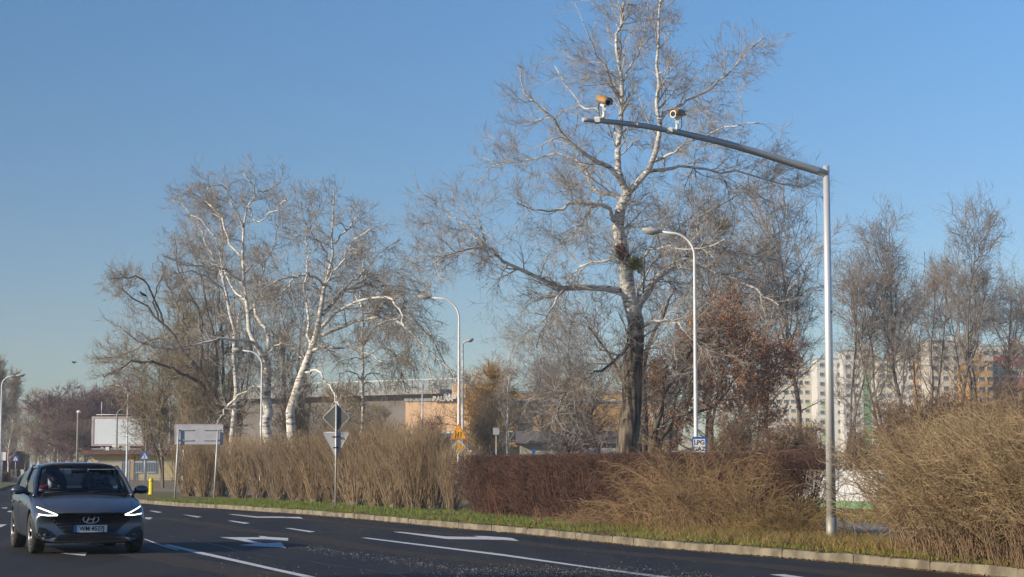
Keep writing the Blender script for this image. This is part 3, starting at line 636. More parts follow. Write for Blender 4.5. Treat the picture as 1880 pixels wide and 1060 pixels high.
# signs on the lamp by the gap in the hedge
def at_x(root, px, py): p = at(px, py, root.location.y); return p-Vector(root.location)
tr = .74; c = at_x(L2, 843.5, 0)
zb = at(0, 807, 87).z-L2.location.z; ztp = at(0, 777, 87).z-L2.location.z
ws = empty('warning_sign', L2.location); tag(ws, 'orange triangular warning sign with black figures on the lamp post', 'road sign')
tri = rounded([(-.38, zb), (.38, zb), (0, ztp)], .06)
disc(MB(), tri, -.135, -.11, (0, 0, 0)).build('plate', M['signred'], ws)
tri2 = rounded([(-.31, zb+.045), (.31, zb+.045), (0, ztp-.10)], .04)
disc(MB(), tri2, -.142, -.1355, (0, 0, 0)).build('face', M['signyellow'], ws)
mb = MB()
for k, x_ in enumerate((-.13, -.02, .10)):
    mb.box((x_, -.146, zb+.19), (.035, .006, .2-.02*k)); mb.ellip((x_, -.146, zb+.33-.02*k), (.03, .004, .03), 10, 6)
    mb.box((x_-.02, -.146, zb+.085), (.02, .006, .07), 0)
mb.box((-.07, -.146, zb+.2), (.09, .006, .03), M=Matrix.Rotation(R(35), 3, 'Y')); mb.build('pictogram', M['black'], ws)
zd = at(0, 821, 87).z-L2.location.z; ds = empty('priority_sign', L2.location); tag(ds, 'white and yellow diamond priority sign under the orange triangle', 'road sign')
q = .345
disc(MB(), rounded([(-q, zd), (0, zd-q), (q, zd), (0, zd+q)], .05), -.135, -.11, (0, 0, 0)).build('plate', M['signwhite'], ds)
q = .20
disc(MB(), rounded([(-q*1.2, zd), (0, zd-q*1.2), (q*1.2, zd), (0, zd+q*1.2)], .03), -.142, -.1355, (0, 0, 0)).build('face', M['signyellow'], ds)
# LPG sign
lp = empty('fuel_sign', L1.location); tag(lp, 'blue bordered white plate reading LPG on the lamp post above the bushes', 'sign')
k_ = 1/scl(60); zc = at(0, 819, 60).z; w_, h_ = 27*k_, 33*k_
x_ = at(1276.5, 0, 60).x-L1.location.x
disc(MB(), rounded([(x_-w_/2, zc-h_/2), (x_+w_/2, zc-h_/2), (x_+w_/2, zc+h_/2), (x_-w_/2, zc+h_/2)], .05), -.13, -.11, (0, 0, 0)).build('plate', M['blue'], lp)
disc(MB(), [(x_-.19, zc-.2), (x_+.17, zc-.2), (x_+.17, zc+.21), (x_-.19, zc+.21)], -.137, -.1305, (0, 0, 0)).build('white_field', M['signwhite'], lp)
text('lettering', 'LPG', .19, M['black'], lp, (x_-.01, -.14, zc+.1), (R(90), 0, 0), .002, bold=.004); text('lettering', 'GAZ', .19, M['black'], lp, (x_-.01, -.14, zc-.1), (R(90), 0, 0), .002, bold=.004)

# signs seen from behind, on the verge
yp = gp(616, 931, .12); ys = empty('sign_post', yp); tag(ys, 'grey post on the grass holding a diamond and an inverted triangle seen from behind', 'sign post')
Yy = yp.y; zt = at(0, 742, Yy).z-.12
MB().tube([(0, 0, -.1), (0, 0, zt)], .032, 12).build('post', M['galv'], ys); kk = 1/scl(Yy)
cap = MB().ellip((0, 0, zt), (.036, .036, .02)).build('post_cap', M['galv'], ys)
zd = at(0, 767, Yy).z-.12; q = 25*kk
dsn = empty('diamond_sign', yp); tag(dsn, 'dull grey back of a diamond road sign at the top of the post', 'road sign')
disc(MB(), rounded([(-q, zd), (0, zd-q), (q, zd), (0, zd+q)], .06), .04, .06, (0, 0, 0)).build('plate', M['sign_back2'], dsn)
rim = MB(); pr = rounded([(-q, zd), (0, zd-q), (q, zd), (0, zd+q)], .06)
rim.tube([(a, .05, b) for a, b in pr]+[(pr[0][0], .05, pr[0][1])], .014, 6).build('rim', M['galv'], dsn)
zq = at(0, 794, Yy).z-.12; zq2 = at(0, 840, Yy).z-.12; q = 24*kk
tsn = empty('give_way_sign', yp); tag(tsn, 'light grey back of an inverted triangle sign under the diamond', 'road sign')
pr = rounded([(-q, zq), (0, zq2), (q, zq)], .07)
disc(MB(), pr, .04, .055, (0, 0, 0)).build('plate', M['sign_back'], tsn)
MB().tube([(a, .047, b) for a, b in pr]+[(pr[0][0], .047, pr[0][1])], .012, 6).build('rim', M['galv'], tsn)
for zz_ in (zq-.14, zq-.48): bx('clamp', (0, .0, zz_), (.24 if zz_ > zq-.3 else .18, .075, .03), M['black'], tsn)
# large direction sign from behind
gA = gp(321, 917, .12); gB = gp(393, 917, .12); Ys = (gA.y+gB.y)/2; gs = empty('direction_sign', ((gA.x+gB.x)/2, Ys, .12)); tag(gs, 'wide grey road sign seen from behind on two thin posts', 'road sign')
k_ = 1/scl(Ys); p0 = at(320, 816, Ys)-Vector(gs.location); p1 = at(409, 780, Ys)-Vector(gs.location)
disc(MB(), rounded([(p0.x, p0.z), (p1.x, p0.z), (p1.x, p1.z), (p0.x, p1.z)], .05), .07, .09, (0, 0, 0)).build('plate', M['sign_back'], gs)
pr = rounded([(p0.x, p0.z), (p1.x, p0.z), (p1.x, p1.z), (p0.x, p1.z)], .05)
MB().tube([(a, .08, b) for a, b in pr]+[(pr[0][0], .08, pr[0][1])], .018, 6).build('rim', mat('rim_pinkish', (.40, .33, .32), rough=.6), gs)
xl = [at(x, 800, Ys).x-gs.location.x for x in (328, 400)]
MB().tube([(gA.x-gs.location.x, -.06, -.1), (xl[0], 0, p1.z-.18)], .035, 10).build('post', M['galv'], gs)
MB().tube([(gB.x-gs.location.x, -.06, -.1), (xl[1], 0, p1.z-.24)], .035, 10).build('post', M['galv'], gs)
for xx, s in ((xl[0], 1), (xl[1], -1)):
    for zz_ in (p1.z-.20, p0.z+.16): bx('bracket', (xx+s*.24, .05, zz_), (.64, .03, .035), M['galv'], gs)
# pedestrian crossing signs
def crossing(px, yb, Y, yc, sz, label):
    b = at(px, yb, Y); b.z = 0; root = empty('crossing_sign', b); tag(root, label, 'road sign', 'pedestrian crossing signs'); z = at(px, yc, Y).z
    MB().tube([(0, 0, 0), (0, 0, z+sz/2)], .035, 8).build('post', M['galv'], root)
    bx('plate', (0, -.06, z), (sz, .03, sz), M['blue'], root)
    MB().prism([(-sz*.4, z-sz*.36), (sz*.4, z-sz*.36), (0, z+sz*.38)], -.085, -.076).build('triangle', M['signwhite'], root)
    f = MB(); f.ellip((0, -.09, z+sz*.12), (sz*.05, .01, sz*.05)); f.box((0, -.09, z-sz*.06), (sz*.07, .01, sz*.22)); f.box((-sz*.07, -.09, z-sz*.24), (sz*.05, .01, sz*.2), M=Matrix.Rotation(R(25), 3, 'Y')); f.box((sz*.07, -.09, z-sz*.24), (sz*.05, .01, sz*.2), M=Matrix.Rotation(R(-25), 3, 'Y'))
    f.build('walking_figure', M['black'], root)
crossing(265, 888, 153, 837, .62, 'blue crossing sign in front of the yellow gatehouse fence')
crossing(28, 876, 240, 842, .68, 'small far crossing sign beside the red lorry')
b = gp(3, 890); sg = empty('two_plate_sign', b); tag(sg, 'thin post with two pale plates at the far left edge', 'road sign'); z = at(0, 838, b.y).z
MB().tube([(0, 0, 0), (0, 0, z+.35)], .03, 8).build('post', M['galv'], sg); bx('plate', (-.18, -.05, z), (.28, .02, .7), M['signwhite'], sg); bx('plate', (.16, -.05, z), (.26, .02, .65), M['signwhite'], sg)
# far away small plates
for px_, py_, Y_, d_, m_, lab in ((911, 792, 120, (.38, .04, .42), M['sign_back'], 'small pale square plate among the trees left of the red hedge'), (980, 829, 126, (.22, .04, .3), M['blue'], 'tiny blue plate above the left part of the dark hedge')):
    o = empty('small_sign', at(px_, py_, Y_)); z = o.location.z; o.location.z = 0; tag(o, lab, 'sign'); MB().tube([(0, 0, 0), (0, 0, z)], .03, 6).build('post', M['galv'], o); bx('plate', (0, -.05, z), d_, m_, o)

# yellow bollard
yb_ = gp(277, 908, .12); bo = empty('bollard', yb_); tag(bo, 'bright yellow plastic marker post with a pointed cap on the tip of the grass', 'bollard'); hh = at(0, 877, yb_.y).z-.12
MB().tube([(0, 0, -.05), (0, 0, .04), (0, 0, .05), (0, 0, hh-.16)], [.125, .125, .105, .095], 16).build('body', M['yellow'], bo)
MB().tube([(0, 0, hh-.16), (0, 0, hh-.15), (0, 0, hh-.08), (0, 0, hh-.03), (0, 0, hh)], [.115, .115, .095, .05, .02], 16).build('cap', M['yellow'], bo)

# ============================================================ the camera mast
mbase = gp(1527, 997, .12); MY = mbase.y; ms = empty('mast', mbase); tag(ms, 'tall brushed steel mast with a long curved arm reaching over the road', 'camera mast')
zt = at(1515, 305, MY).z-.12
MB().tube([(0, 0, .42), (0, 0, zt*.5), (0, 0, zt)], [.082, .068, .052], 28).build('pole', M['steel'], ms)
MB().tube([(0, 0, -.1), (0, 0, .42), (0, 0, .425)], [.094, .088, .07], 28).build('base_sleeve', M['steel_base'], ms)
px_arm = [(1515, 319), (1455, 300), (1400, 283), (1355, 270), (1310, 258), (1270, 249), (1235, 241), (1185, 232), (1140, 226), (1100, 222), (1070, 220)]
n_ = len(px_arm); armY = [MY-1.55*k/(n_-1) for k in range(n_)]
ap = [at(a, b, y)-mbase for (a, b), y in zip(px_arm, armY)]; ap[0] = Vector((0, 0, ap[0].z))
ap = [Vector(p) for p in spline(ap, 34)]; ar = list(np.linspace(.066, .037, 34))
MB().tube(ap, ar, 22).build('arm', M['steel_arm'], ms)
for t in (13, 24): a_, b_2 = ap[t], ap[t+1]; MB().tube([a_, a_+(b_2-a_).normalized()*.05], ar[t]+.004, 20).build('joint_collar', M['steel_arm'], ms)
tk = (zt)*.62; MB().ellip((.045, -.055, at(0, 573, MY).z-.12), (.015, .02, .02)).build('inspection_hole', M['black'], ms)
# two surveillance cameras
def security_camera(px, py, Y, aim, label, armpt_px, size=.25):
    c = at(px, py, Y); root = empty('security_camera', c); tag(root, label, 'security camera', 'cameras on the arm')
    d = Vector(aim).normalized(); s = d.cross(Vector((0, 0, 1))).normalized(); u = s.cross(d)
    M3 = Matrix((d, s, u)).transposed()
    P = lambda x, y, z: M3@Vector((x, y*.86, z*.86))
    L_ = size
    MB().tube([P(-L_*.5, 0, 0), P(L_*.36, 0, 0), P(L_*.46, 0, 0)], [.052, .057, .061], 20).build('housing', M['white'], root)
    # sunshield : open half shell with thickness
    sh_ = MB(); n = 14; v = []
    for x0 in (-L_*.56, L_*.56):
        for rr_ in (.084, .091):
            for k in range(n+1):
                a = R(-28)+R(236)*k/n; v.append(P(x0, rr_*math.cos(a), rr_*math.sin(a)+.008))
    f = []; m_ = n+1
    for k in range(n): f += [(k, k+1, 2*m_+k+1, 2*m_+k), (m_+k, 3*m_+k, 3*m_+k+1, m_+k+1), (k, m_+k, m_+k+1, k+1), (2*m_+k, 2*m_+k+1, 3*m_+k+1, 3*m_+k)]
    f += [(0, 2*m_, 3*m_, m_), (n, m_+n, 3*m_+n, 2*m_+n)]
    sh_.add(v, f, True).build('sunshield', M['cam_tan'], root)
    MB().tube([P(L_*.462, 0, 0), P(L_*.48, 0, 0)], [.047, .045], 20).build('lens', M['black'], root)
    MB().tube([P(L_*.42, 0, 0), P(L_*.475, 0, 0)], [.063, .063], 20).build('front_ring', M['white'], root)
    ft = at(*armpt_px)-c
    j = Vector((0.0, 0, -.16)); br = MB(); br.box(P(0, 0, -.085), (.10, .05, .03), M=M3); br.box(j+Vector((0, 0, .02)), (.05, .09, .05))
    br.tube([P(0, 0, -.06), j], .018, 8); br.build('swivel', M['white'], root)
    MB().tube([tuple(p) for p in spline([j, j+Vector((-.005, 0, -.09)), (j+ft)/2+Vector((.03, 0, -.035)), ft+Vector((0, -.03, .03))], 12)], .024, 10).build('bracket_arm', M['white'], root)
    cl = MB(); cl.tube([ft+Vector((-.045, 0, .006)), ft+Vector((.045, 0, -.006))], .058, 16); cl.box(ft+Vector((0, -.055, .0)), (.09, .03, .07)); cl.build('clamp', M['white'], root)
    MB().tube([tuple(p) for p in spline([P(-L_*.45, 0, -.05), P(-L_*.5, 0, -.14), Vector((-.07 if aim[0] > 0 else .05, 0, -.25)), ft+Vector((.02, .02, .05))], 12)], .006, 6).build('cable', M['black'], root)
    return root
i1 = np.interp(1097, [p[0] for p in px_arm[::-1]], armY[::-1]); i2 = np.interp(1232, [p[0] for p in px_arm[::-1]], armY[::-1])
security_camera(1109, 186, i1, (.50, -.78, -.34), 'tan capped security camera at the tip of the arm, turned right', (1096, 221.5, i1))
security_camera(1243, 210, i2, (-.62, -.75, -.10), 'brown capped security camera nearer the mast, turned left', (1229, 240.5, i2))

# ============================================================ the car
def lofted(stations, n, close=True):
    """stations: list of (y, [(x,z)...]) right half from bottom centre to top centre -> mirrored closed grid"""
    v = []; f = []; k = len(stations[0][1]); full = 2*k-2
    for y, prof in stations:
        ring = [(x, y+sw, z) for (x, z, sw) in prof]+[(-x, y+sw, z) for (x, z, sw) in prof[-2:0:-1]]; v += ring
    for i in range(len(stations)-1):
        for j in range(full): f.append((i*full+j, i*full+(j+1) % full, (i+1)*full+(j+1) % full, (i+1)*full+j))
    # caps as quads between mirrored columns
    for base in (0, (len(stations)-1)*full):
        for j in range(k-1):
            a, b, c, d = j, j+1, (full-j-1) % full, (full-j) % full
            q = [base+a, base+b, base+c, base+d]; q2 = []
            for x in q:
                if x not in q2: q2.append(x)
            if len(q2) > 2: f.append(tuple(q2))
    return v, f
PAINT = mat('car_paint', (.098, .110, .132), (.086, .098, .120), .30, 2.0, metal=.55, coat=.6, spec=.5)
CHR = mat('chrome', (.72, .72, .73), rough=.35, metal=.5)
GLS = bpy.data.materials.new('car_glass'); GLS.use_nodes = True
nt = GLS.node_tree; b_ = nt.nodes['Principled BSDF']; out = nt.nodes['Material Output']; b_.inputs['Base Color'].default_value = (.01, .015, .02, 1); b_.inputs['Roughness'].default_value = .05
tr_ = nt.nodes.new('ShaderNodeBsdfTransparent'); tr_.inputs[0].default_value = (.42, .47, .50, 1); gl_ = nt.nodes.new('ShaderNodeBsdfGlossy'); gl_.inputs['Roughness'].default_value = .03
fr_ = nt.nodes.new('ShaderNodeFresnel'); fr_.inputs[0].default_value = 1.5; mx_ = nt.nodes.new('ShaderNodeMixShader'); lk(nt, fr_.outputs[0], mx_.inputs[0]); lk(nt, tr_.outputs[0], mx_.inputs[1]); lk(nt, gl_.outputs[0], mx_.inputs[2]); lk(nt, mx_.outputs[0], out.inputs[0])
DARK = mat('car_interior', (.018, .018, .020), (.03, .03, .032), .8, 8)
GRL = mat('grille_black', (.010, .010, .011), rough=.35, spec=.4)
LED = emis('headlight_led', (1.0, .97, .92), 2.4)
LEDBG = mat('headlight_housing', (.05, .055, .065), rough=.15, spec=.6)

wf = gp(63, 1016); CY = R(20.0)      # our-left front wheel contact, car axis yaw
ax_ = Vector((-math.sin(CY), math.cos(CY), 0)); rt_ = Vector((math.cos(CY), math.sin(CY), 0))
corg = wf+rt_*.80+ax_*1.33
car = empty('car', corg, CY); tag(car, 'dark grey hatchback with its V shaped daytime lights on, driving towards the camera', 'car')
def prof(hwb, hwm, hws, hwt, z0, z1, z2, z3, z4, crown=.02, sw=0.0):
    """(x,z,sweep)"""
    S = lambda x: sw*(x/.9)**2.2
    return [(0, z0, 0), (hwb*.6, z0, S(hwb*.6)), (hwb, z0+.02, S(hwb)), (hwm, z1, S(hwm)), (hws, z2, S(hws)), (hws*.985, z3, S(hws)), (hwt, z4-.015, S(hwt)), (hwt*.55, z4+crown*.7, S(hwt*.55)), (0, z4+crown, 0)]
ST = [(-2.15, prof(.62, .80, .82, .66, .19, .30, .46, .56, .635, .012, .34)),
      (-2.13, prof(.66, .84, .86, .70, .17, .29, .47, .60, .665, .012, .33)),
      (-2.04, prof(.70, .865, .885, .74, .16, .29, .50, .66, .715, .018, .30)),
      (-1.85, prof(.74, .88, .895, .77, .16, .30, .55, .73, .775, .03, .22)),
      (-1.55, prof(.78, .885, .90, .78, .16, .31, .60, .80, .845, .035, .12)),
      (-1.25, prof(.80, .885, .90, .78, .16, .32, .64, .85, .895, .035, .05)),
      (-.95, prof(.80, .88, .895, .78, .16, .32, .66, .87, .935, .03, 0)),
      (-.55, prof(.80, .87, .893, .80, .16, .32, .67, .89, .955, .0, 0)),
      (.3, prof(.80, .87, .893, .81, .16, .32, .69, .92, .965, .0, 0)),
      (1.1, prof(.80, .875, .90, .80, .17, .33, .72, .94, .985, .0, 0)),
      (1.6, prof(.78, .87, .89, .76, .19, .35, .74, .95, .99, .0, -.05)),
      (1.95, prof(.74, .83, .85, .70, .22, .38, .74, .93, .985, .0, -.12)),
      (2.14, prof(.66, .76, .78, .62, .28, .42, .70, .86, .93, .0, -.16))]
v, f = lofted(ST, 9)
me = bpy.data.meshes.new('body'); me.from_pydata(v, [], f); me.update(); bm = bmesh.new(); bm.from_mesh(me); bmesh.ops.recalc_face_normals(bm, faces=bm.faces); bm.to_mesh(me); bm.free()
bo_ = link('body', me, PAINT); ss = bo_.modifiers.new('s', 'SUBSURF'); ss.levels = 2; ss.render_levels = 2
cut = MB()
for y_ in (-1.33, 1.32): cut.tube([(-1.1, y_, .335), (1.1, y_, .335)], .375, 40)
cut.box((0, -1.33, .12), (2.2, .60, .3)); cut.box((0, 1.32, .12), (2.2, .60, .3))
cmb = MB()
cutters = []
for y_ in (-1.33, 1.32):
    c_ = MB().tube([(-1.1, y_, .335), (1.1, y_, .335)], .375, 40).build('cutter'); cutters.append(c_)
    bmod = bo_.modifiers.new('b', 'BOOLEAN'); bmod.operation = 'DIFFERENCE'; bmod.object = c_; bmod.solver = 'EXACT'
bpy.context.view_layer.update()
dg = bpy.context.evaluated_depsgraph_get(); me2 = bpy.data.meshes.new_from_object(bo_.evaluated_get(dg)); me2.polygons.foreach_set('use_smooth', [True]*len(me2.polygons))
for c_ in cutters: bpy.data.objects.remove(c_)
bpy.data.objects.remove(bo_)
body = link('body', me2, None, car)
if not me2.materials: me2.materials.append(PAINT)
while len(me2.materials) > 1: me2.materials.pop()
em = body.modifiers.new('es', 'EDGE_SPLIT') ; em.split_angle = R(50)
bmv = bmesh.new(); bmv.from_mesh(me2); bvh = BVHTree.FromBMesh(bmv); bmv.free()
def front_hit(x, z, off):
    h = bvh.ray_cast(Vector((x, -4, z)), Vector((0, 1, 0)))
    y = h[0].y if h[0] is not None else -1.8
    nrm = h[1] if h[0] is not None else Vector((0, -1, 0))
    return Vector((x, y-off, z))
def decal(name, poly, off, m, parent, thick=.004, res=.035):
    b = bmesh.new(); vs = [b.verts.new((x, 0, z)) for x, z in poly]; b.faces.new(vs); bmesh.ops.triangulate(b, faces=b.faces[:])
    for _ in range(5):
        long = [e for e in b.edges if e.calc_length() > res]
        if not long: break
        bmesh.ops.subdivide_edges(b, edges=long, cuts=1); bmesh.ops.triangulate(b, faces=[f for f in b.faces if len(f.verts) > 3])
    for v_ in b.verts: v_.co = front_hit(v_.co.x, v_.co.z, off)
    bmesh.ops.recalc_face_normals(b, faces=b.faces)
    if sum(f.normal.y for f in b.faces) > 0: bmesh.ops.reverse_faces(b, faces=b.faces)
    r = bmesh.ops.extrude_face_region(b, geom=b.faces[:]); 
    for g_ in r['geom']:
        if isinstance(g_, bmesh.types.BMVert): g_.co.y -= thick
    bmesh.ops.recalc_face_normals(b, faces=b.faces)
    me = bpy.data.meshes.new(name); b.to_mesh(me); b.free(); return link(name, me, m, parent)
grille = decal('grille', [(-.50, .625), (.50, .625), (.62, .545), (.40, .335), (-.40, .335), (-.62, .545)], .006, GRL, car, .012)
gb = MB()
for k in range(5):
    z_ = .38+.052*k; xm = .40+(z_-.335)*.9
    pts = [front_hit(x, z_, .024) for x in np.linspace(-xm, xm, 13)]; gb.tube(pts, .006, 5)
gb.build('mesh_bars', mat('grille_bars', (.03, .03, .033), rough=.3), grille)
for s in (-1, 1):
    it = decal('air_intake', [(s*.53, .285), (s*.82, .235), (s*.835, .30), (s*.80, .43), (s*.70, .415)], .006, GRL, car, .01)
    MB().ellip(front_hit(s*.70, .30, .02), (.03, .012, .03)).build('fog_lamp', LEDBG, it)
    hl = decal('headlight', [(s*.50, .615), (s*.60, .595), (s*.82, .625), (s*.835, .74), (s*.78, .755), (s*.66, .70)], .008, LEDBG, car, .012)
    for pa in ([(s*.815, .742), (s*.70, .692), (s*.53, .622)], [(s*.81, .632), (s*.68, .612), (s*.53, .614)]):
        pts = []
        for (a, b), (c, d) in zip(pa[:-1], pa[1:]):
            for t in np.linspace(0, 1, 6): pts.append(front_hit(a+(c-a)*t, b+(d-b)*t, .028))
        MB().tube(pts, .0085, 8).build('light_strip', LED, hl)
decal('lower_intake', [(-.58, .215), (.58, .215), (.50, .30), (.40, .315), (-.40, .315), (-.50, .30)], .005, GRL, car, .01)
decal('splitter', [(-.74, .175), (.74, .175), (.70, .205), (-.70, .205)], .006, GRL, car, .012)
# plate
pp = front_hit(0, .40, .035); plt = bx('number_plate', (0, 0, 0), (.52, .012, .114), M['signwhite'], car); plt.location = pp
bx('blue_band', (-.238, -.008, 0), (.044, .006, .110), M['blue'], plt)
text('lettering', 'WM 4537J', .098, M['black'], plt, (.02, -.0085, -.003), (R(90), 0, 0), .001, bold=.002, sx=.92)
fr2 = MB(); 
for z_ in (-.060, .060): fr2.box((0, 0, z_), (.535, .016, .008))
for x_ in (-.264, .264): fr2.box((x_, 0, 0), (.008, .016, .112))
fr2.build('frame', M['black'], plt)
# emblem: oval ring with slanted H
ec = front_hit(0, .548, .055); em_ = MB(); ring = []
for k in range(29): a = 2*math.pi*k/28; ring.append((.122*math.cos(a), 0, .062*math.sin(a)))
em_.tube(ring, .009, 8, cap=False); E = Matrix.Identity(3)
for s in (-1, 1): em_.tube([(s*.045-.02, 0, -.046), (s*.045+.02, 0, .046)], .012, 8)
em_.tube([(-.04, 0, -.012), (0, 0, 0), (.04, 0, .012)], .008, 8); eo = em_.build('emblem', CHR, car); eo.location = ec
# greenhouse
def grid(name, fn, nu, nv, m, parent, thick=0.0):
    v = [fn(i/nu, j/nv) for j in range(nv+1) for i in range(nu+1)]; f = [(j*(nu+1)+i, j*(nu+1)+i+1, (j+1)*(nu+1)+i+1, (j+1)*(nu+1)+i) for j in range(nv) for i in range(nu)]
    mb = MB().add(v, f, True); o = mb.build(name, m, parent)
    if thick: sm_ = o.modifiers.new('t', 'SOLIDIFY'); sm_.thickness = thick
    return o
def lerp(a, b, t): return a+(b-a)*t
def ws(u, v):   # windscreen u across, v up
    s = u*2-1; xb, xt = .77, .60; x = s*lerp(xb, xt, v); yb, yt = -1.10, -.38; bow = .20*(1-s*s)
    return (x, lerp(yb, yt, v)+.13-bow*.8*(1-v*.35), lerp(.925, 1.375, v)+.012*(1-s*s)+.03*math.sin(math.pi*v))
grid('windscreen', ws, 14, 8, GLS, car)
def wsb(u, v): p = ws(u, v); return (p[0], p[1]-.004, p[2]+.004)
mbw = MB()     # black frit border of the screen
for (ua, ub, va, vb) in ((0, 1, 0, .045), (0, 1, .955, 1), (0, .03, 0, 1), (.97, 1, 0, 1)):
    nU = 14 if ub-ua > .5 else 2; nV = 8 if vb-va > .5 else 2; v = [wsb(lerp(ua, ub, i/nU), lerp(va, vb, j/nV)) for j in range(nV+1) for i in range(nU+1)]
    mbw.add(v, [(j*(nU+1)+i, j*(nU+1)+i+1, (j+1)*(nU+1)+i+1, (j+1)*(nU+1)+i) for j in range(nV) for i in range(nU)], True)
mbw.build('screen_surround', GRL, car)
def roof(u, v):
    s = u*2-1; y0 = ws(u, 1)[1]; y = lerp(y0, 1.62, v); wdt = lerp(.65, .60, v); e = abs(s)
    zc = 1.392+.063*math.sin(math.pi*min(1, v*.9+.12)) - .045*v; return (s*wdt, y, zc+.018*(1-s*s)-.055*e**6)
grid('roof', roof, 16, 12, PAINT, car, .025)
def side_top(v): p = roof(0, v); return p
for s in (-1, 1):
    RF = lambda v: Vector((s*abs(roof(0, v)[0]), roof(0, v)[1], roof(0, v)[2]-.01))
    BL = lambda t: Vector((s*lerp(.80, .78, t), lerp(-1.08, 1.75, t), lerp(.925, 1.0, t)))
    A0, A1 = Vector((s*.785, -1.03, .925)), Vector((s*.635, -.34, 1.37))
    MB().tube([A0+Vector((0, -.06, -.03)), A0, A0.lerp(A1, .5)+Vector((s*.012, -.02, .02)), A1, RF(.1)+Vector((0, 0, .0)), RF(.4), RF(.7), RF(1), Vector((s*.70, 1.85, 1.18)), Vector((s*.74, 1.98, .98))], [.034, .034, .032, .034, .034, .032, .032, .036, .05, .06], 10).build('pillar', PAINT, car)
    def sg(u, v):   # side glass, u along, v up
        bl = Vector((s*lerp(.795, .775, u), lerp(-.90, 1.45, u), lerp(.945, 1.0, u))); tp = Vector((s*lerp(.65, .61, u), lerp(-.28, 1.3, u), lerp(1.36, 1.375, u)+.03*math.sin(math.pi*u)))
        p = bl.lerp(tp, v); p.x += s*.03*math.sin(math.pi*v); return tuple(p)
    grid('side_window', sg, 12, 5, GLS, car)
    p0, p1 = Vector(sg(.45, 0)), Vector(sg(.45, 1)); MB().tube([p0, p0.lerp(p1, .5)+Vector((s*.03, 0, 0)), p1], .03, 8).build('door_pillar', GRL, car)
    wl_ = [Vector(sg(u, 0))+Vector((s*.012, 0, -.005)) for u in np.linspace(0, 1, 9)]; MB().tube(wl_, .010, 6).build('window_trim', GRL, car)
    # mirror
    mc = Vector((s*1.0, -.66, 1.0)); mi_ = MB().ellip(mc, (.125, .085, .072), 16, 10).build('wing_mirror', PAINT, car)
    MB().tube([Vector((s*.82, -.66, .93)), mc+Vector((-s*.06, 0, -.02))], [.035, .025], 8).build('mirror_stalk', GRL, mi_)
    MB().ellip(mc+Vector((0, -.035, -.045)), (.10, .06, .022), 12, 6).build('mirror_base', GRL, mi_)
    # door seams and handle
    sb = MB()
    for y_ in (-.86, .30, 1.28):
        pts = []
        for z_ in np.linspace(.28, .90, 10):
            h = bvh.ray_cast(Vector((s*2, y_+.05*(z_-.3), z_)), Vector((-s, 0, 0)))
            if h[0] is not None: pts.append(h[0]+Vector((s*.0005, 0, 0)))
        if len(pts) > 2: sb.tube(pts, .004, 5)
    sb.build('door_seam', GRL, car)
    for y_ in (.16, 1.12):
        h = bvh.ray_cast(Vector((s*2, y_, .80)), Vector((-s, 0, 0)))[0]; MB().tube([h+Vector((s*.02, -.09, 0)), h+Vector((s*.035, 0, 0)), h+Vector((s*.02, .09, 0))], .014, 8).build('door_handle', PAINT, car)
    for y_ in (-1.33, 1.32):
        wc = Vector((s*.775, y_, .325)); tw = MB(); pr = [(.225, -.095), (.29, -.11), (.32, -.095), (.327, -.04), (.327, .04), (.32, .095), (.29, .11), (.225, .095)]
        n = 36; v = [wc+Vector((x, r*math.cos(2*math.pi*k/n), r*math.sin(2*math.pi*k/n))) for r, x in pr for k in range(n)]
        tw.add(v, [(i*n+k, i*n+(k+1) % n, (i+1)*n+(k+1) % n, (i+1)*n+k) for i in range(len(pr)-1) for k in range(n)], True); whl = empty('wheel', (0, 0, 0)); whl.parent = car
        tw.build('tyre', M['rubber'], whl)
        rm = MB(); rm.tube([wc+Vector((-s*.06, 0, 0)), wc+Vector((s*.05, 0, 0))], .06, 16)
        for k in range(5):
            a = 2*math.pi*k/5+.3
            for da in (-.13, .13): rm.tube([wc+Vector((s*.06, .05*math.cos(a), .05*math.sin(a))), wc+Vector((s*.08, .22*math.cos(a+da), .22*math.sin(a+da)))], .017, 6)
        rg = [wc+Vector((s*.085, .226*math.cos(2*math.pi*k/28), .226*math.sin(2*math.pi*k/28))) for k in range(29)]; rm.tube(rg, .014, 6, cap=False); rm.build('rim', mat('alloy', (.35, .35, .36), rough=.3, metal=.9) if 'alloy' not in bpy.data.materials else bpy.data.materials['alloy'], whl)
        MB().tube([wc+Vector((-s*.05, 0, 0)), wc+Vector((-s*.03, 0, 0))], .2, 24).build('brake_disc', DARK, whl)
bx('rear_window', (0, 1.80, 1.19), (1.25, .02, .34), GLS, car, M=Matrix.Rotation(R(-38), 3, 'X'))
bx('cabin_floor', (0, .35, .962), (1.50, 2.55, .02), DARK, car)
# bonnet shut line, wipers
sb = MB(); pts = [front_hit(x, .655, .0) for x in np.linspace(-.62, .62, 15)]
for s in (-1, 1):
    ln_ = []
    for t in np.linspace(0, 1, 12):
        x_, y_ = s*lerp(.66, .74, t), lerp(-1.86, -.98, t); h = bvh.ray_cast(Vector((x_, y_, 2)), Vector((0, 0, -1)))[0]
        if h: ln_.append(h)
    sb.tube(ln_, .004, 5)
cr = []
for x_ in (-.36, -.30): pass
sb.build('bonnet_seam', GRL, car)
wp = MB()
for x0, x1 in ((-.62, -.02), (.08, .62)):
    a, b2 = Vector(ws((x0/.76+1)/2, .03)), Vector(ws((x1/.76+1)/2, .09)); wp.tube([a+Vector((0, -.02, .015)), b2+Vector((0, -.02, .015))], .009, 6)
wp.build('wiper', M['black'], car)
bx('cowl', (0, -1.13, .925), (1.35, .16, .03), GRL, car)
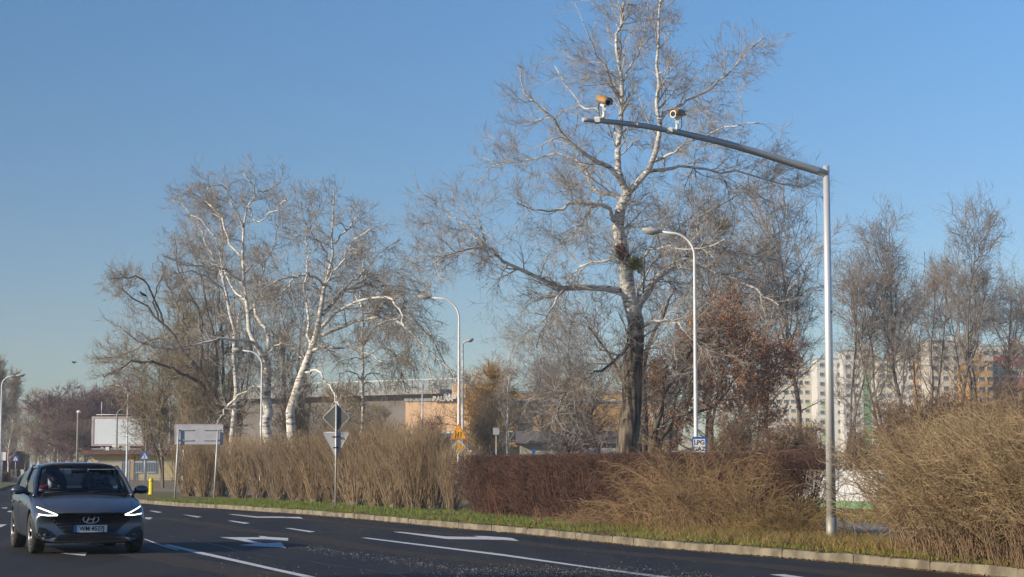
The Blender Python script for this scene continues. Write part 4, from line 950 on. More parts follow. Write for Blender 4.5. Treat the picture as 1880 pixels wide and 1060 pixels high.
# interior
def cushion(name, c, d, m, parent): return bx(name, c, d, m, parent)
for s in (-1, 1):
    st_ = MB().ellip((s*.36, .15, 1.08), (.24, .10, .27), 14, 10).build('seat', DARK, car)
    hr_ = MB().ellip((s*.36, .17, 1.33), (.12, .05, .065), 12, 8).build('headrest', DARK, st_)
MB().ellip((0, -.62, .955), (.74, .26, .075), 18, 8).build('dashboard', DARK, car)
stw = MB(); stw.tube([(.36+.18*math.cos(2*math.pi*k/24), -.40+.05*math.sin(2*math.pi*k/24), .98+.17*math.sin(2*math.pi*k/24)) for k in range(25)], .013, 6, cap=False); stw.build('steering_wheel', GRL, car)
bx('rear_view_mirror', (0, -.52, 1.30), (.24, .03, .07), GRL, car); bx('sun_visor', (.36, -.44, 1.335), (.44, .16, .012), mat('visor', (.35, .36, .36), rough=.8), car)
# people inside: one continuous surface each, via skin
SKIN = mat('skin', (.42, .25, .17), (.36, .21, .145), .6, 9); HAIR = mat('hair_dark', (.03, .02, .015), rough=.8)
def skinned(name, verts, edges, rad, m, parent=None, lv=2):
    me = bpy.data.meshes.new(name); me.from_pydata(verts, edges, []); me.update(); o = link(name, me, m); s_ = o.modifiers.new('s', 'SKIN'); o.modifiers.new('u', 'SUBSURF').levels = lv
    sv = me.skin_vertices[0].data
    for i, r in enumerate(rad): sv[i].radius = r if isinstance(r, tuple) else (r, r)
    sv[0].use_root = True
    bpy.context.view_layer.update(); dg = bpy.context.evaluated_depsgraph_get(); m2 = bpy.data.meshes.new_from_object(o.evaluated_get(dg)); bpy.data.objects.remove(o)
    m2.polygons.foreach_set('use_smooth', [True]*len(m2.polygons)); o2 = link(name, m2, None, parent)
    if not m2.materials: m2.materials.append(m)
    return o2
def occupant(x, y, shirt, label, arms, headz=1.245):
    loc = car.matrix_basis@Vector((0, 0, 0)); root = empty('person', loc, CY); tag(root, label, 'person')
    zs = headz-.20
    V = [(x, y, zs-.13), (x, y, zs), (x, y-.01, zs+.06), (x, y-.02, headz-.055), (x, y-.03, headz), (x, y-.025, headz+.06)]
    E = [(0, 1), (1, 2), (2, 3), (3, 4), (4, 5)]; RR = [(.15, .10), (.16, .09), (.055, .055), (.062, .065), (.072, .085), (.060, .075)]
    for s in (-1, 1):
        o = len(V); el = Vector((x+s*.26, y-.12, zs-.10)); hd = Vector(arms[0 if s < 0 else 1])
        V += [(x+s*.17, y, zs-.005), tuple(el), tuple(el.lerp(hd, .85)), tuple(hd)]; E += [(1, o), (o, o+1), (o+1, o+2), (o+2, o+3)]; RR += [.062, .045, .030, .034]
        for k in range(4): V.append(tuple(hd+Vector((s*(-.02+.013*k), -.05, .018-.004*abs(k-1.5))))); E.append((o+3, len(V)-1)); RR.append(.009)
        V.append(tuple(hd+Vector((-s*.045, -.015, .02)))); E.append((o+3, len(V)-1)); RR.append(.010)
    b = skinned('body', V, E, RR, SKIN, root, 2)
    fz = MB(); hc = Vector((x, y-.03, headz))
    for s in (-1, 1): fz.ellip(hc+Vector((s*.03, -.088, .012)), (.012, .006, .007)); 
    fz.build('eyes', M['black'], root)
    MB().ellip(hc+Vector((0, -.095, -.012)), (.012, .018, .022)).build('nose', SKIN, root); MB().ellip(hc+Vector((0, -.085, -.047)), (.024, .008, .006)).build('mouth', mat('lips', (.3, .10, .08)) if 'lips' not in bpy.data.materials else bpy.data.materials['lips'], root)
    for s in (-1, 1): MB().ellip(hc+Vector((s*.076, .0, 0)), (.012, .02, .03)).build('ear', SKIN, root)
    MB().ellip(hc+Vector((0, .028, .055)), (.088, .095, .078), 16, 10).build('hair', HAIR, root)
    # jacket follows torso and upper arms
    Vj = [(x, y, zs-.13), (x, y, zs-.005), (x, y-.005, zs+.035)]; Ej = [(0, 1), (1, 2)]; Rj = [(.165, .115), (.172, .10), (.072, .07)]
    for s in (-1, 1):
        el = Vector((x+s*.26, y-.12, zs-.10)); hd = Vector(arms[0 if s < 0 else 1]); o = len(Vj); Vj += [(x+s*.17, y, zs-.005), tuple(el), tuple(el.lerp(hd, .8))]; Ej += [(1, o), (o, o+1), (o+1, o+2)]; Rj += [.075, .057, .042]
    skinned('jacket', Vj, Ej, Rj, shirt, root, 2)
    return root
occupant(.36, -.02, mat('dark_jacket', (.035, .04, .055), rough=.9), 'driver in a dark jacket with both hands on the steering wheel', [(.22, -.42, 1.08), (.52, -.42, 1.06)], 1.205)
occupant(-.38, .02, mat('pale_jacket', (.55, .52, .46), (.45, .42, .37), .9, 4), 'front passenger in a pale jacket holding a paper cone over a red bag', [(-.52, -.34, 1.06), (-.30, -.36, 1.05)], 1.17)
def on_dash(name, mb, m, label, cat, bevel=0): o = mb.build(name, m, None, bevel); o.location = car.location; o.rotation_euler = (0, 0, CY); return tag(o, label, cat)
on_dash('paper_cone', MB().tube([(-.44, -.50, 1.03), (-.47, -.48, 1.12), (-.49, -.46, 1.20)], [.075, .045, .012], 10), M['signwhite'], 'white paper cone held up behind the windscreen on the passenger side', 'paper')
on_dash('bag', MB().ellip((-.55, -.48, 1.045), (.10, .06, .045), 12, 8), mat('bag_red', (.45, .06, .06), rough=.6), 'small red bag lying low behind the windscreen on the passenger side', 'bag')

# ============================================================ trees
def tree_root(px, Y, label, name='tree', cat='tree', group=None, dz=0.0):
    p = at(px, 857, Y); r = empty(name, (p.x, Y, dz)); tag(r, label, cat, group); return r
def TL(px, r0, r1, y0, y1): return (px, r0, r1, y0, y1)
# --- the big poplar, traced limb by limb, limbs spread in depth
g = np.random.default_rng(7); YB_ = 86.0
root = tree_root(1152, YB_, 'tallest poplar with white upper limbs and a dark ridged foot, behind the dark hedge', 'poplar_tree')
LB = [
 TL([(1150, 912), (1152, 840), (1160, 740), (1164, 660), (1166, 600), (1156, 526), (1142, 453), (1136, 413), (1147, 368), (1153, 354)], 30, 9, 0, 0),
 TL([(1153, 356), (1136, 317), (1139, 266), (1143, 215), (1142, 153), (1131, 85), (1142, 34), (1150, -22)], 9, 2, 0, 1.5),
 TL([(1150, 350), (1119, 308), (1085, 289), (1051, 266), (1023, 232), (995, 192), (961, 164), (958, 122)], 7, 1.2, 0, -3),
 TL([(1153, 356), (1187, 317), (1210, 260), (1212, 221), (1210, 170), (1204, 113), (1210, 34), (1216, -16)], 8, 1.8, 0, -2),
 TL([(1212, 221), (1240, 197), (1266, 187), (1317, 153), (1357, 113), (1402, 68)], 5, 1.2, -1, 3),
 TL([(1187, 317), (1220, 312), (1255, 308), (1311, 314), (1368, 317), (1436, 334), (1474, 345)], 5, 1, 0, 4),
 TL([(1198, 296), (1232, 283), (1266, 262), (1323, 238), (1395, 225)], 4, 1, 0, -3),
 TL([(1147, 372), (1128, 356), (1096, 354), (1079, 323), (1057, 300), (1011, 283), (955, 300), (902, 306)], 6, 1, 0, 2),
 TL([(1136, 413), (1108, 379), (1057, 374), (1023, 388), (989, 385), (949, 373)], 6, 1.2, 0, -3),
 TL([(1100, 376), (1074, 396), (1057, 424), (1040, 450)], 3, .8, 0, -4),
 TL([(1158, 540), (1130, 532), (1096, 532), (1034, 526), (1006, 521), (978, 504), (932, 481), (898, 458), (860, 455), (826, 466), (792, 487)], 9, 1.2, 0, -4),
 TL([(896, 458), (885, 425), (878, 398)], 2.5, .8, -3, -4),
 TL([(898, 458), (865, 425), (838, 402), (812, 382)], 2.5, .8, -3, -2),
 TL([(1168, 588), (1178, 549), (1210, 509), (1255, 475), (1289, 453), (1357, 464), (1436, 481)], 13, 1.5, 0, 4),
 TL([(1173, 500), (1187, 464), (1221, 453), (1266, 458), (1330, 440)], 5, 1.2, 0, -3),
 TL([(1289, 453), (1283, 430), (1289, 396), (1340, 368), (1362, 335)], 4, 1, 2, 4),
 TL([(1255, 475), (1323, 505), (1370, 520), (1430, 560)], 5, 1.2, 1, -3),
 TL([(1142, 470), (1110, 482), (1068, 487), (1045, 515), (1030, 560)], 4, 1, 0, 3),
 TL([(1142, 153), (1165, 110), (1185, 60), (1190, 5)], 3, .9, 1, 3),
 TL([(1142, 190), (1118, 140), (1095, 100), (1070, 40)], 3.2, .9, 1, -2),
 TL([(1140, 250), (1100, 205), (1060, 190), (1018, 120)], 3.4, .9, 0, 3),
 TL([(1166, 620), (1140, 650), (1100, 680), (1060, 700), (1030, 735)], 5, 1, 0, -4),
 TL([(1175, 600), (1215, 590), (1250, 600), (1290, 640)], 4, 1, 0, -4),
 TL([(1160, 560), (1190, 500), (1250, 420), (1310, 350)], 4.5, 1, 0, 5),
 TL([(1040, 528), (1015, 560), (1000, 600), (985, 640)], 3, .8, -2, -4),
]
limbs = [limb(g, a, b*(.80 if k == 0 else .78), c, YB_+d, YB_+e) for k, (a, b, c, d, e) in enumerate(LB)]
tocrown(g, limbs, root, M['bark_big'], M['twig_pale'], 430, 8000, 27000, L3abs=2.1, tr=.006, up=.035, l4=1.0, l5=.75, ls=.4)
stub = MB().tube([at(1146, 476, YB_)-Vector(root.location)+Vector((0, -.35, 0)), at(1134, 452, YB_)-Vector(root.location)+Vector((0, -.5, 0))], [.26, .22], 10).build('broken_stub', mat('torn_wood', (.22, .11, .06), (.12, .06, .035), .9, 6, bump=.5), root)
def ball(px, py, Y, r, m, label, n=500, seed=1):
    g = np.random.default_rng(seed); c = at(px, py, Y); d = unit(g.normal(size=(n, 3)))
    p0 = d*.05; mid = d*r*.55+g.normal(size=(n, 3))*r*.12; e = d*r*g.uniform(.7, 1.05, (n, 1))+g.normal(size=(n, 3))*r*.1
    P = np.stack([p0, mid, e], 1)*np.array([1, 1, 1.15]); o = mesh_branches('mistletoe', [(P, np.full((n, 3), .007), 3)], m); o.location = c; tag(o, label, 'mistletoe'); return o
ball(1166, 484, YB_-.8, .34, M['mistle'], 'green mistletoe clump in the fork of the tallest poplar', 420, 2)
ball(1327, 418, YB_+2, .42, M['mistle2'], 'yellowish mistletoe ball high in the right half of the tallest poplar', 230, 3)

# --- the white poplars on the left
def traced(px, Y, label, LL, n3, n4, n5, tm, cm, seed, L3=1.55, tr=.0075, up=.04, l4=.85, l5=.7, name='poplar_tree', wander=.14):
    g = np.random.default_rng(seed); root = tree_root(px, Y, label, name)
    lim = [limb(g, a, b*.72, c, Y+d, Y+e) for a, b, c, d, e in LL]
    tocrown(g, lim, root, tm, cm, n3, n4, n5, L3abs=L3, tr=tr, up=up, l4=l4, l5=l5, wander=wander); return root
traced(489, 101, 'white poplar standing right behind a street lamp, forked low into two white stems', [
 TL([(490, 885), (490, 797), (489, 701), (487, 659)], 13, 9, 0, 0),
 TL([(487, 660), (472, 638), (458, 606), (456, 564), (445, 522), (445, 474), (448, 422), (456, 379), (472, 350), (446, 318)], 8, 1.2, 0, 0),
 TL([(487, 660), (493, 617), (477, 590), (466, 564), (478, 520), (487, 495), (492, 470), (509, 440), (520, 400)], 6, 1, 0, 3),
 TL([(445, 522), (420, 500), (400, 490), (371, 485), (334, 485), (300, 470)], 4, 1, 0, -3),
 TL([(445, 474), (420, 440), (405, 400), (387, 380), (377, 369), (345, 348)], 3.5, 1, 0, 2),
 TL([(469, 633), (440, 622), (400, 625), (371, 630), (318, 638), (260, 628), (220, 600)], 4, 1, 0, -4),
 TL([(472, 350), (495, 352), (515, 335)], 2, .8, 0, 1),
 TL([(448, 422), (425, 370), (408, 340), (380, 350)], 2.5, .8, 0, -2),
 TL([(455, 560), (430, 530), (410, 500), (395, 440), (360, 400), (330, 370)], 3.2, .9, 0, 3),
 TL([(456, 379), (470, 410), (510, 380), (525, 365)], 2.2, .8, 0, -3),
 TL([(490, 650), (520, 630), (545, 650), (560, 670)], 3, .8, 0, -3)], 170, 2000, 6500, M['bark_white'], M['twig_pale'], 21)
traced(428, 108, 'slender white poplar just left of the lamp, with a low arching branch to the right', [
 TL([(428, 880), (427, 802), (432, 701), (427, 617), (421, 554), (411, 511), (408, 474), (405, 430), (400, 385)], 8, 1.2, 0, 0),
 TL([(419, 744), (445, 723), (472, 712), (500, 705)], 3.4, 1, 0, -3),
 TL([(419, 744), (405, 765), (396, 790)], 2.5, .8, 0, -2),
 TL([(427, 617), (440, 580), (450, 550), (465, 520)], 3, .8, 0, 3),
 TL([(411, 511), (390, 470), (370, 430), (362, 390)], 3, .8, 0, 3),
 TL([(421, 554), (395, 520), (360, 500), (330, 500)], 2.6, .8, 0, -3)], 60, 800, 2600, M['bark_white'], M['twig_pale'], 22)
traced(536, 97, 'leaning white poplar with broken arching branches, left of the post with the diamond sign', [
 TL([(536, 885), (535, 797), (540, 733), (556, 675), (572, 638), (583, 606), (590, 564), (598, 522), (610, 495), (614, 448), (606, 404), (614, 350)], 14, 1.2, 0, 0),
 TL([(570, 642), (567, 606), (562, 560), (561, 511), (566, 470), (564, 425)], 4.5, 1, 0, 3),
 TL([(598, 522), (577, 509), (551, 503), (503, 517), (477, 538)], 4, 1, 0, -3),
 TL([(551, 503), (530, 520), (510, 550), (500, 575)], 2.5, .9, -2, -3),
 TL([(590, 602), (609, 575), (646, 559), (688, 546), (716, 545), (728, 560), (738, 585), (742, 600)], 5, 1.2, 0, -4),
 TL([(592, 578), (620, 548), (662, 527), (709, 525), (767, 532), (800, 548)], 5, 1, 0, 3),
 TL([(590, 617), (635, 598), (678, 585), (730, 590), (775, 630), (820, 678), (838, 700)], 5, 1, 0, -2),
 TL([(575, 643), (598, 634), (635, 638), (675, 649), (700, 665)], 4, 1, 0, -3),
 TL([(559, 683), (583, 683), (604, 712), (620, 738), (628, 760)], 3.6, 1, 0, -4),
 TL([(610, 560), (640, 520), (667, 500), (690, 470), (735, 440)], 3.6, .9, 0, 4),
 TL([(614, 448), (640, 420), (655, 400), (672, 390)], 2.6, .8, 0, 2),
 TL([(598, 522), (630, 480), (645, 450), (680, 420)], 2.8, .8, 0, -3),
 TL([(564, 430), (575, 400), (600, 360)], 2, .8, 3, 2),
 TL([(610, 495), (590, 450), (560, 410), (550, 370)], 2.6, .8, 0, -3)], 190, 2400, 7600, M['bark_white'], M['twig_pale'], 23, up=.005, L3=1.6)
traced(400, 118, 'big brown leaning tree left of the white poplars whose limbs arch out over the billboard', [
 TL([(425, 885), (415, 790), (395, 730), (371, 691), (345, 655), (318, 617), (292, 585), (260, 559), (223, 530)], 11, 1.2, 0, -2),
 TL([(395, 730), (360, 700), (325, 680), (300, 668), (250, 664), (215, 680), (190, 692)], 5, 1, 0, -4),
 TL([(318, 617), (280, 622), (250, 640), (215, 655), (180, 660)], 3.5, .9, -1, 3),
 TL([(345, 655), (340, 600), (320, 550), (300, 500)], 4, .9, 0, 3),
 TL([(300, 595), (270, 520), (235, 510), (210, 512)], 3, .8, 0, -3),
 TL([(371, 691), (372, 620), (360, 560), (330, 500), (322, 440)], 5, .9, 0, 2),
 TL([(395, 730), (400, 660), (385, 580), (365, 500), (340, 420)], 6, .9, 0, 4),
 TL([(405, 760), (410, 690), (405, 600), (400, 520), (395, 470)], 5, .9, 0, 3),
 TL([(290, 585), (285, 545), (300, 500), (290, 470)], 2.6, .8, -1, 1)], 180, 2000, 6000, M['bark_grey'], M['twig_olive'], 24, L3=1.7, name='tree')
gq = 31
traced(664, 112, 'white birch with long hanging twigs behind the leaning poplar', [
 TL([(664, 885), (664, 800), (663, 700), (666, 600), (664, 538), (668, 470)], 5.5, 1.5, 0, 0),
 TL([(665, 640), (690, 600), (720, 590), (755, 610), (780, 650), (800, 720)], 2.6, .8, 0, -2),
 TL([(664, 590), (700, 560), (740, 570), (790, 620), (830, 690)], 2.4, .8, 0, 2),
 TL([(664, 560), (640, 530), (610, 550), (595, 600)], 2, .8, 0, 2),
 TL([(665, 660), (700, 640), (730, 660), (745, 720)], 2, .8, 0, 3),
 TL([(666, 700), (640, 680), (620, 700), (610, 760)], 2, .8, 0, -2),
 TL([(664, 610), (680, 560), (700, 520), (730, 500)], 2, .8, 0, 2)], 110, 1700, 5600, M['bark_white'], M['twig_olive'], 25, L3=1.8, up=-.22, name='birch_tree', l4=1.3, wander=.16)

# --- generic trees
def grow(seed, h=10.0, tr=.20, fork=.3, nl=14, spread=45, up=.10, n3=160, n4=1500, n5=4500, stems=1, lean=.05, r=.010, L3=1.7, crown_w=.45, first=.25, l4=.9, l5=.6, down=False):
    """unit tree about h metres tall; returns batches for trunk and crown"""
    g = np.random.default_rng(seed); lim = []
    for s in range(stems):
        a = g.uniform(0, 6.28); sp = (.10 if stems == 1 else .22)*h*g.uniform(.4, 1.1); top = h*g.uniform(.82, 1) if s else h
        pts = [(0, 0, -.3)]; n = 6
        for k in range(1, n+1):
            t = k/n; pts.append((math.cos(a)*sp*t**1.1+g.normal()*lean*h*.18, math.sin(a)*sp*t**1.1+g.normal()*lean*h*.18, top*t))
        lim.append((spline(pts, 14), np.linspace(tr/(1 if stems == 1 else stems**.5), .02, 14)))
    P = np.stack([a for a, _ in lim]); Rr = np.stack([b for _, b in lim])
    P2, R2 = spawn(g, P, Rr, nl, first, .95, spread, 10, (.75, 1.2), 14, .55, .10, up, .02, .3, Labs=h*crown_w, ease=0)
    # shorter toward the top
    f = np.clip(1.15-(P2[:, 0, 2]/h)*.75, .3, 1)[:, None, None]; P2 = P2[:, :1]+(P2-P2[:, :1])*f
    A = np.concatenate([P, P2]); B = np.concatenate([Rr, R2])
    P3, R3 = spawn(g, A, B, n3, .2, 1., 42, 12, (.6, 1.3), 6, .55, .22, up*.8, r*1.6, .3, Labs=L3, lease=.5)
    P4, R4 = spawn(g, P3, R3, n4, .12, 1., 42, 12, (.6, 1.3), 5, .6, .22, up*.7, r*1.2, .5, Labs=l4)
    P5, R5 = spawn(g, P4, R4, n5, .1, 1., 40, 12, (.5, 1.2), 4, .7, .22, up*.5, r, .6, Labs=l5)
    return [(P, Rr, 9), (P2, R2, 6)], [(P3, R3, 4), (P4, R4, 3), (P5, R5, 3, 1)]
VAR = {}
def variant(key, tm, cm, leaves=None, **kw):
    t, c = grow(**kw); r = empty('tree', (0, -80, 0)); ex = None; ms_ = [cm, FINE.get(cm.name, cm)]
    if leaves:
        n, size, lm = leaves; g = np.random.default_rng(5); P5 = c[2][0]; i = g.integers(0, len(P5), n); k = g.integers(1, 4, n)
        ctr = P5[i, k]+g.normal(size=(n, 3))*.05; a = unit(g.normal(size=(n, 3))); b = unit(np.cross(a, g.normal(size=(n, 3)))); s = g.uniform(.6, 1.3, (n, 1))*size
        ex = np.stack([ctr-a*s-b*s*.5, ctr+a*s-b*s*.5, ctr+a*s+b*s*.5, ctr-a*s+b*s*.5], 1); ms_.append(lm)
    mesh_branches('trunk', t, tm, r); mesh_branches('crown', c, ms_, r, ex); VAR[key] = [r, kw.get('h', 10.0), False]
variant('tall', M['bark_grey'], M['twig_grey'], seed=41, h=12, tr=.15, nl=13, spread=38, up=.09, n3=110, n4=800, n5=2600, crown_w=.50, first=.38, r=.008, L3=2.0)
variant('tall2', M['bark_grey'], M['twig_grey'], seed=42, h=12, tr=.13, nl=13, spread=34, up=.10, n3=110, n4=800, n5=2600, crown_w=.48, stems=3, first=.4, r=.008, L3=2.0)
variant('wide', M['bark_grey'], M['twig_grey'], seed=43, h=12, tr=.18, nl=17, spread=52, up=.07, n3=150, n4=1100, n5=3600, crown_w=.52, first=.36, r=.008, L3=2.1)
variant('bushy', M['bark_grey'], M['twig_olive'], seed=44, h=8, tr=.16, nl=26, spread=46, up=.10, n3=180, n4=1092, n5=3360, stems=4, crown_w=.5, first=.08)
variant('upright', M['bark_grey'], M['twig_olive'], seed=45, h=12, tr=.16, nl=22, spread=22, up=.2, n3=130, n4=650, n5=1900, stems=4, crown_w=.42, first=.1)
variant('red', M['bark_grey'], M['twig_red'], seed=46, h=9, tr=.16, nl=26, spread=48, up=.10, n3=156, n4=1092, n5=3780, stems=3, crown_w=.5, first=.1, r=.018)
variant('gold', M['bark_grey'], M['twig_gold'], seed=47, h=8, tr=.2, nl=34, spread=45, up=.12, n3=252, n4=1764, n5=5040, stems=3, crown_w=.5, first=.1, r=.013)
variant('rust', M['bark_dark'], M['twig_grey'], leaves=(15000, .052, M['leaf_rust']), seed=48, h=10, tr=.17, nl=30, spread=52, up=.06, n3=150, n4=800, n5=2400, stems=2, crown_w=.46, first=.16)
variant('lombardy', M['bark_grey'], M['twig_olive'], seed=49, h=14, tr=.3, nl=60, spread=16, up=.22, n3=300, n4=1260, n5=3780, crown_w=.3, first=.06, r=.02)
variant('pale', M['bark_white'], M['twig_pale'], seed=50, h=12, tr=.13, nl=14, spread=34, up=.10, n3=72, n4=378, n5=1092, crown_w=.34)
variant('scrub', M['bark_grey'], M['bush_brown'], seed=51, h=5, tr=.07, nl=50, spread=40, up=.05, n3=300, n4=1344, n5=3780, stems=7, crown_w=.5, first=.05, L3=1.2, l4=.7, l5=.45)
rz_ = random.Random(3)
def plant(key, px, Y, ptop, label, group=None, wscale=1.0, name='tree', cat='tree', z0=0.0):
    r, h, used = VAR[key]; o = r if not used else copy_tree(r); VAR[key][2] = True
    p = at(px, 857, Y); o.location = (p.x, Y, z0); s = (at(px, ptop, Y).z-z0)/h*(.93 if key in ('scrub', 'red', 'lombardy', 'gold') else .86); o.scale = (s*wscale, s*wscale, s); o.rotation_euler = (0, 0, rz_.uniform(0, 6.28)); o.name = name
    tag(o, label, cat, group); return o
gr = 'bare trees beyond the hedges'
T_ = [
 ('wide', 1300, 112, 345, 'grey bare tree with a broad crown close behind the right side of the tallest poplar', 1.0),
 ('tall', 1474, 120, 335, 'bare tree with a pale trunk just left of the steel mast', 1.0),
 ('tall2', 1555, 150, 428, 'bare twin stemmed tree showing just right of the steel mast', 1.0),
 ('tall2', 1628, 146, 462, 'bare tree with a forked brown trunk before the green striped tower', 1.35),
 ('tall', 1662, 152, 418, 'bare tree with pale upright top before the orange bays', 1.0),
 ('tall2', 1708, 148, 455, 'bare dark tree before the left edge of the tall cream block', .95),
 ('tall', 1762, 140, 392, 'tallest slim bare tree of the right hand row', .85),
 ('tall2', 1802, 150, 470, 'bare tree between the slim tall one and the red banded block', .9),
 ('wide', 1850, 150, 498, 'round headed bare tree before the red banded block', .85),
 ('wide', 1905, 146, 480, 'bare tree cut by the right edge of the picture', .85),
 ('wide', 1415, 118, 470, 'grey bare tree between the rust leaved tree and the pale trunk', .8),
 ('wide', 1040, 122, 545, 'brown grey bare tree left of the tallest poplar', .82),
 ('wide', 1000, 142, 640, 'low branching bare tree left of the tallest poplar foot', 1.0),
 ('pale', 934, 140, 590, 'slim pale birch standing against the sky between lamp and poplar', .8),
 ('bushy', 905, 128, 720, 'small dark bare tree in front of the golden willow', .8),
 ('gold', 882, 165, 690, 'golden twigged willow behind the signposted lamp', 1.25),
 ('rust', 1292, 96, 505, 'rust leaved tree behind the LPG street lamp', .95),
 ('rust', 1380, 100, 560, 'rust leaved tree right of the LPG street lamp', .9),
 ('rust', 1222, 92, 600, 'small rust leaved tree leaning on the tallest poplar', .75),
 ('upright', 360, 128, 470, 'brown tree with many upright stems behind the leaning tree', 1.0),
 ('upright', 330, 135, 520, 'brown upright tree above the big grey sign', .9),
 ('upright', 425, 130, 470, 'olive twigged upright tree behind the slender white poplar', .85),
 ('upright', 530, 132, 500, 'olive twigged tree between the two thick white trunks', .9),
 ('bushy', 300, 130, 640, 'dense brown low tree left of the big grey sign', 1.0),
 ('bushy', 345, 122, 640, 'dense brown low tree right above the big grey sign', .9),
 ('bushy', 385, 118, 660, 'dense brown low tree at the foot of the slender poplar', .9),
 ('bushy', 625, 125, 700, 'olive thicket tree behind the diamond sign', 1.0),
 ('bushy', 690, 118, 735, 'low olive thicket tree right of the diamond sign', .9),
 ('bushy', 560, 135, 690, 'low thicket tree behind the leaning poplar foot', 1.0),
 ('scrub', 790, 116, 775, 'dark low bush in front of the peach hall', 1.0),
 ('scrub', 1430, 70, 795, 'brown scrub between hedge end and mast, left one', 1.2),
 ('scrub', 1485, 78, 785, 'brown scrub between hedge end and mast, right one', 1.0),
 ('scrub', 1345, 76, 775, 'brown scrub behind the arching shrub', 1.1),
 ('scrub', 1575, 80, 800, 'brown scrub just right of the mast', .8),
 ('scrub', 1650, 66, 752, 'reddish brown scrub behind the left side of the big olive bush', 1.1),
 ('scrub', 1735, 64, 738, 'tall brown scrub behind the middle of the big olive bush', 1.1),
 ('scrub', 1820, 62, 745, 'brown scrub behind the right side of the big olive bush', 1.2),
 ('scrub', 1890, 64, 728, 'brown scrub at the right edge of the picture', 1.0),
]
for key, px_, Y_, pt, lab, ws_ in T_:
    sc_ = key == 'scrub'
    plant(key, px_, Y_, pt, lab, 'brown scrub beyond the road' if sc_ else gr, ws_, 'shrub' if sc_ else ('willow_tree' if key == 'gold' else 'tree'), 'shrub' if sc_ else 'tree')
wood = [('lombardy', 5, 290, 668, 'tall narrow poplar at the far left', .9), ('lombardy', 24, 300, 690, 'second narrow poplar, a little lower, at the far left', .9), ('pale', 14, 240, 745, 'pale stemmed tree below the narrow poplars', 1.4),
        ('upright', 48, 262, 738, 'brown tree of the far wood nearest the narrow poplars', 1.1), ('upright', 76, 270, 712, 'olive brown tree of the far wood with the pale top', 1.2), ('red', 104, 262, 716, 'reddish tree of the far wood left of the plain lamp post', 1.1),
        ('red', 132, 268, 728, 'reddish tree of the far wood behind the plain lamp post', 1.1), ('red', 158, 258, 734, 'reddish tree of the far wood at the left edge of the billboard', 1.1), ('red', 190, 266, 716, 'reddish tree of the far wood behind the left of the billboard', 1.0),
        ('red', 214, 270, 706, 'highest reddish tree of the far wood above the billboard', 1.0), ('red', 240, 262, 716, 'reddish tree of the far wood above the right of the billboard', .9), ('upright', 64, 250, 775, 'low brown tree of the far wood beside the kiosk', 1.4), ('upright', 150, 245, 770, 'low brown tree of the far wood left of the gatehouse', 1.5),
        ('red', 116, 240, 775, 'low reddish tree in front of the far wood', 1.5), ('upright', 90, 256, 745, 'middle brown tree of the far wood', 1.4), ('upright', 15, 270, 770, 'low brown tree behind the red lorry', 1.5), ('red', 182, 244, 790, 'low reddish tree hidden low behind the billboard posts', 1.5)]
o = plant('bushy', 940, 20.6, 530, 'leafless roadside tree left of the road outside the picture, added to shade the near road', gr); o.location = (-14.0, 17.6, 0); o.scale = (.75, .75, .75)  # unseen tree, added so that its shadow falls on the near left road
for key, px_, Y_, pt, lab, ws_ in wood: plant(key, px_, Y_, pt, lab, 'trees of the far wood', ws_)
# dark leaning stems beside the poplar foot
dk = empty('tree', (at(1187, 857, 90).x, 90, 0)); tag(dk, 'dark multi stemmed trunk leaning right beside the poplar foot', 'tree', gr); g = np.random.default_rng(9)
LD = [limb(g, a, b, c, 90, 90+d) for a, b, c, d in [([(1180, 905), (1180, 840), (1185, 770), (1180, 700), (1190, 640), (1215, 580), (1240, 530)], 10, 2, 2), ([(1187, 905), (1195, 840), (1210, 770), (1222, 720), (1260, 660), (1290, 620)], 9, 2, -2), ([(1195, 905), (1210, 830), (1225, 790), (1262, 760), (1310, 745), (1345, 700)], 7, 1.5, 1), ([(1178, 850), (1165, 760), (1140, 690), (1110, 640), (1080, 600)], 6, 1.5, -2)]]
tocrown(g, LD, dk, M['bark_dark'], M['twig_grey'], 60, 600, 1900, L3abs=2.0, tr=.009)
for k, (pts, lab) in enumerate([([(1048, 905), (1042, 830), (1030, 790), (1022, 740), (1010, 690)], 'thin leaning trunk behind the dark hedge, left of the cream shed windows'), ([(1110, 905), (1098, 830), (1092, 800), (1088, 760), (1100, 700)], 'thin curved trunk behind the dark hedge, before the shed grille')]):
    o = empty('tree', (at(pts[0][0], 857, 100).x, 100, 0)); tag(o, lab, 'tree', gr); P, R_ = limb(g, pts, 5, 1.5, 100, 101); tocrown(g, [(P, R_)], o, M['bark_dark'], M['twig_grey'], 40, 500, 1500, L3abs=1.8, tr=.009)

# ============================================================ shrubs and hedges
def stems(g, n, ctr, base_sd, h, fan, m=7, r=.008, arch=0.0, wander=.06, hsd=.12, rnd=.35):
    """n stems rising from a base; fan = sideways lean at the top; arch pulls the ends down"""
    b = np.zeros((n, 3)); b[:, :2] = g.normal(size=(n, 2))*np.array(base_sd); a = b[:, :2]/(np.array(base_sd)*2.2)
    d = np.concatenate([a*fan+g.normal(size=(n, 2))*fan*rnd, np.ones((n, 1))], 1); d = unit(d); L_ = h*np.clip(g.normal(1, hsd, n), .5, 1.25)/(.75 if arch else 1.0)
    P = [b]; st = (L_/(m-1))[:, None]; dd = d
    for k in range(1, m):
        P.append(P[-1]+dd*st); dd = unit(dd+g.normal(size=(n, 3))*wander+np.array([0, 0, -arch*(k/m)])+np.concatenate([a*arch*.25, np.zeros((n, 1))], 1))
    P = np.stack(P, 1)+np.array(ctr)[None, None]; Rr = (r*g.uniform(.7, 1.3, n))[:, None]*np.linspace(1, .5, m)[None]; return P, Rr
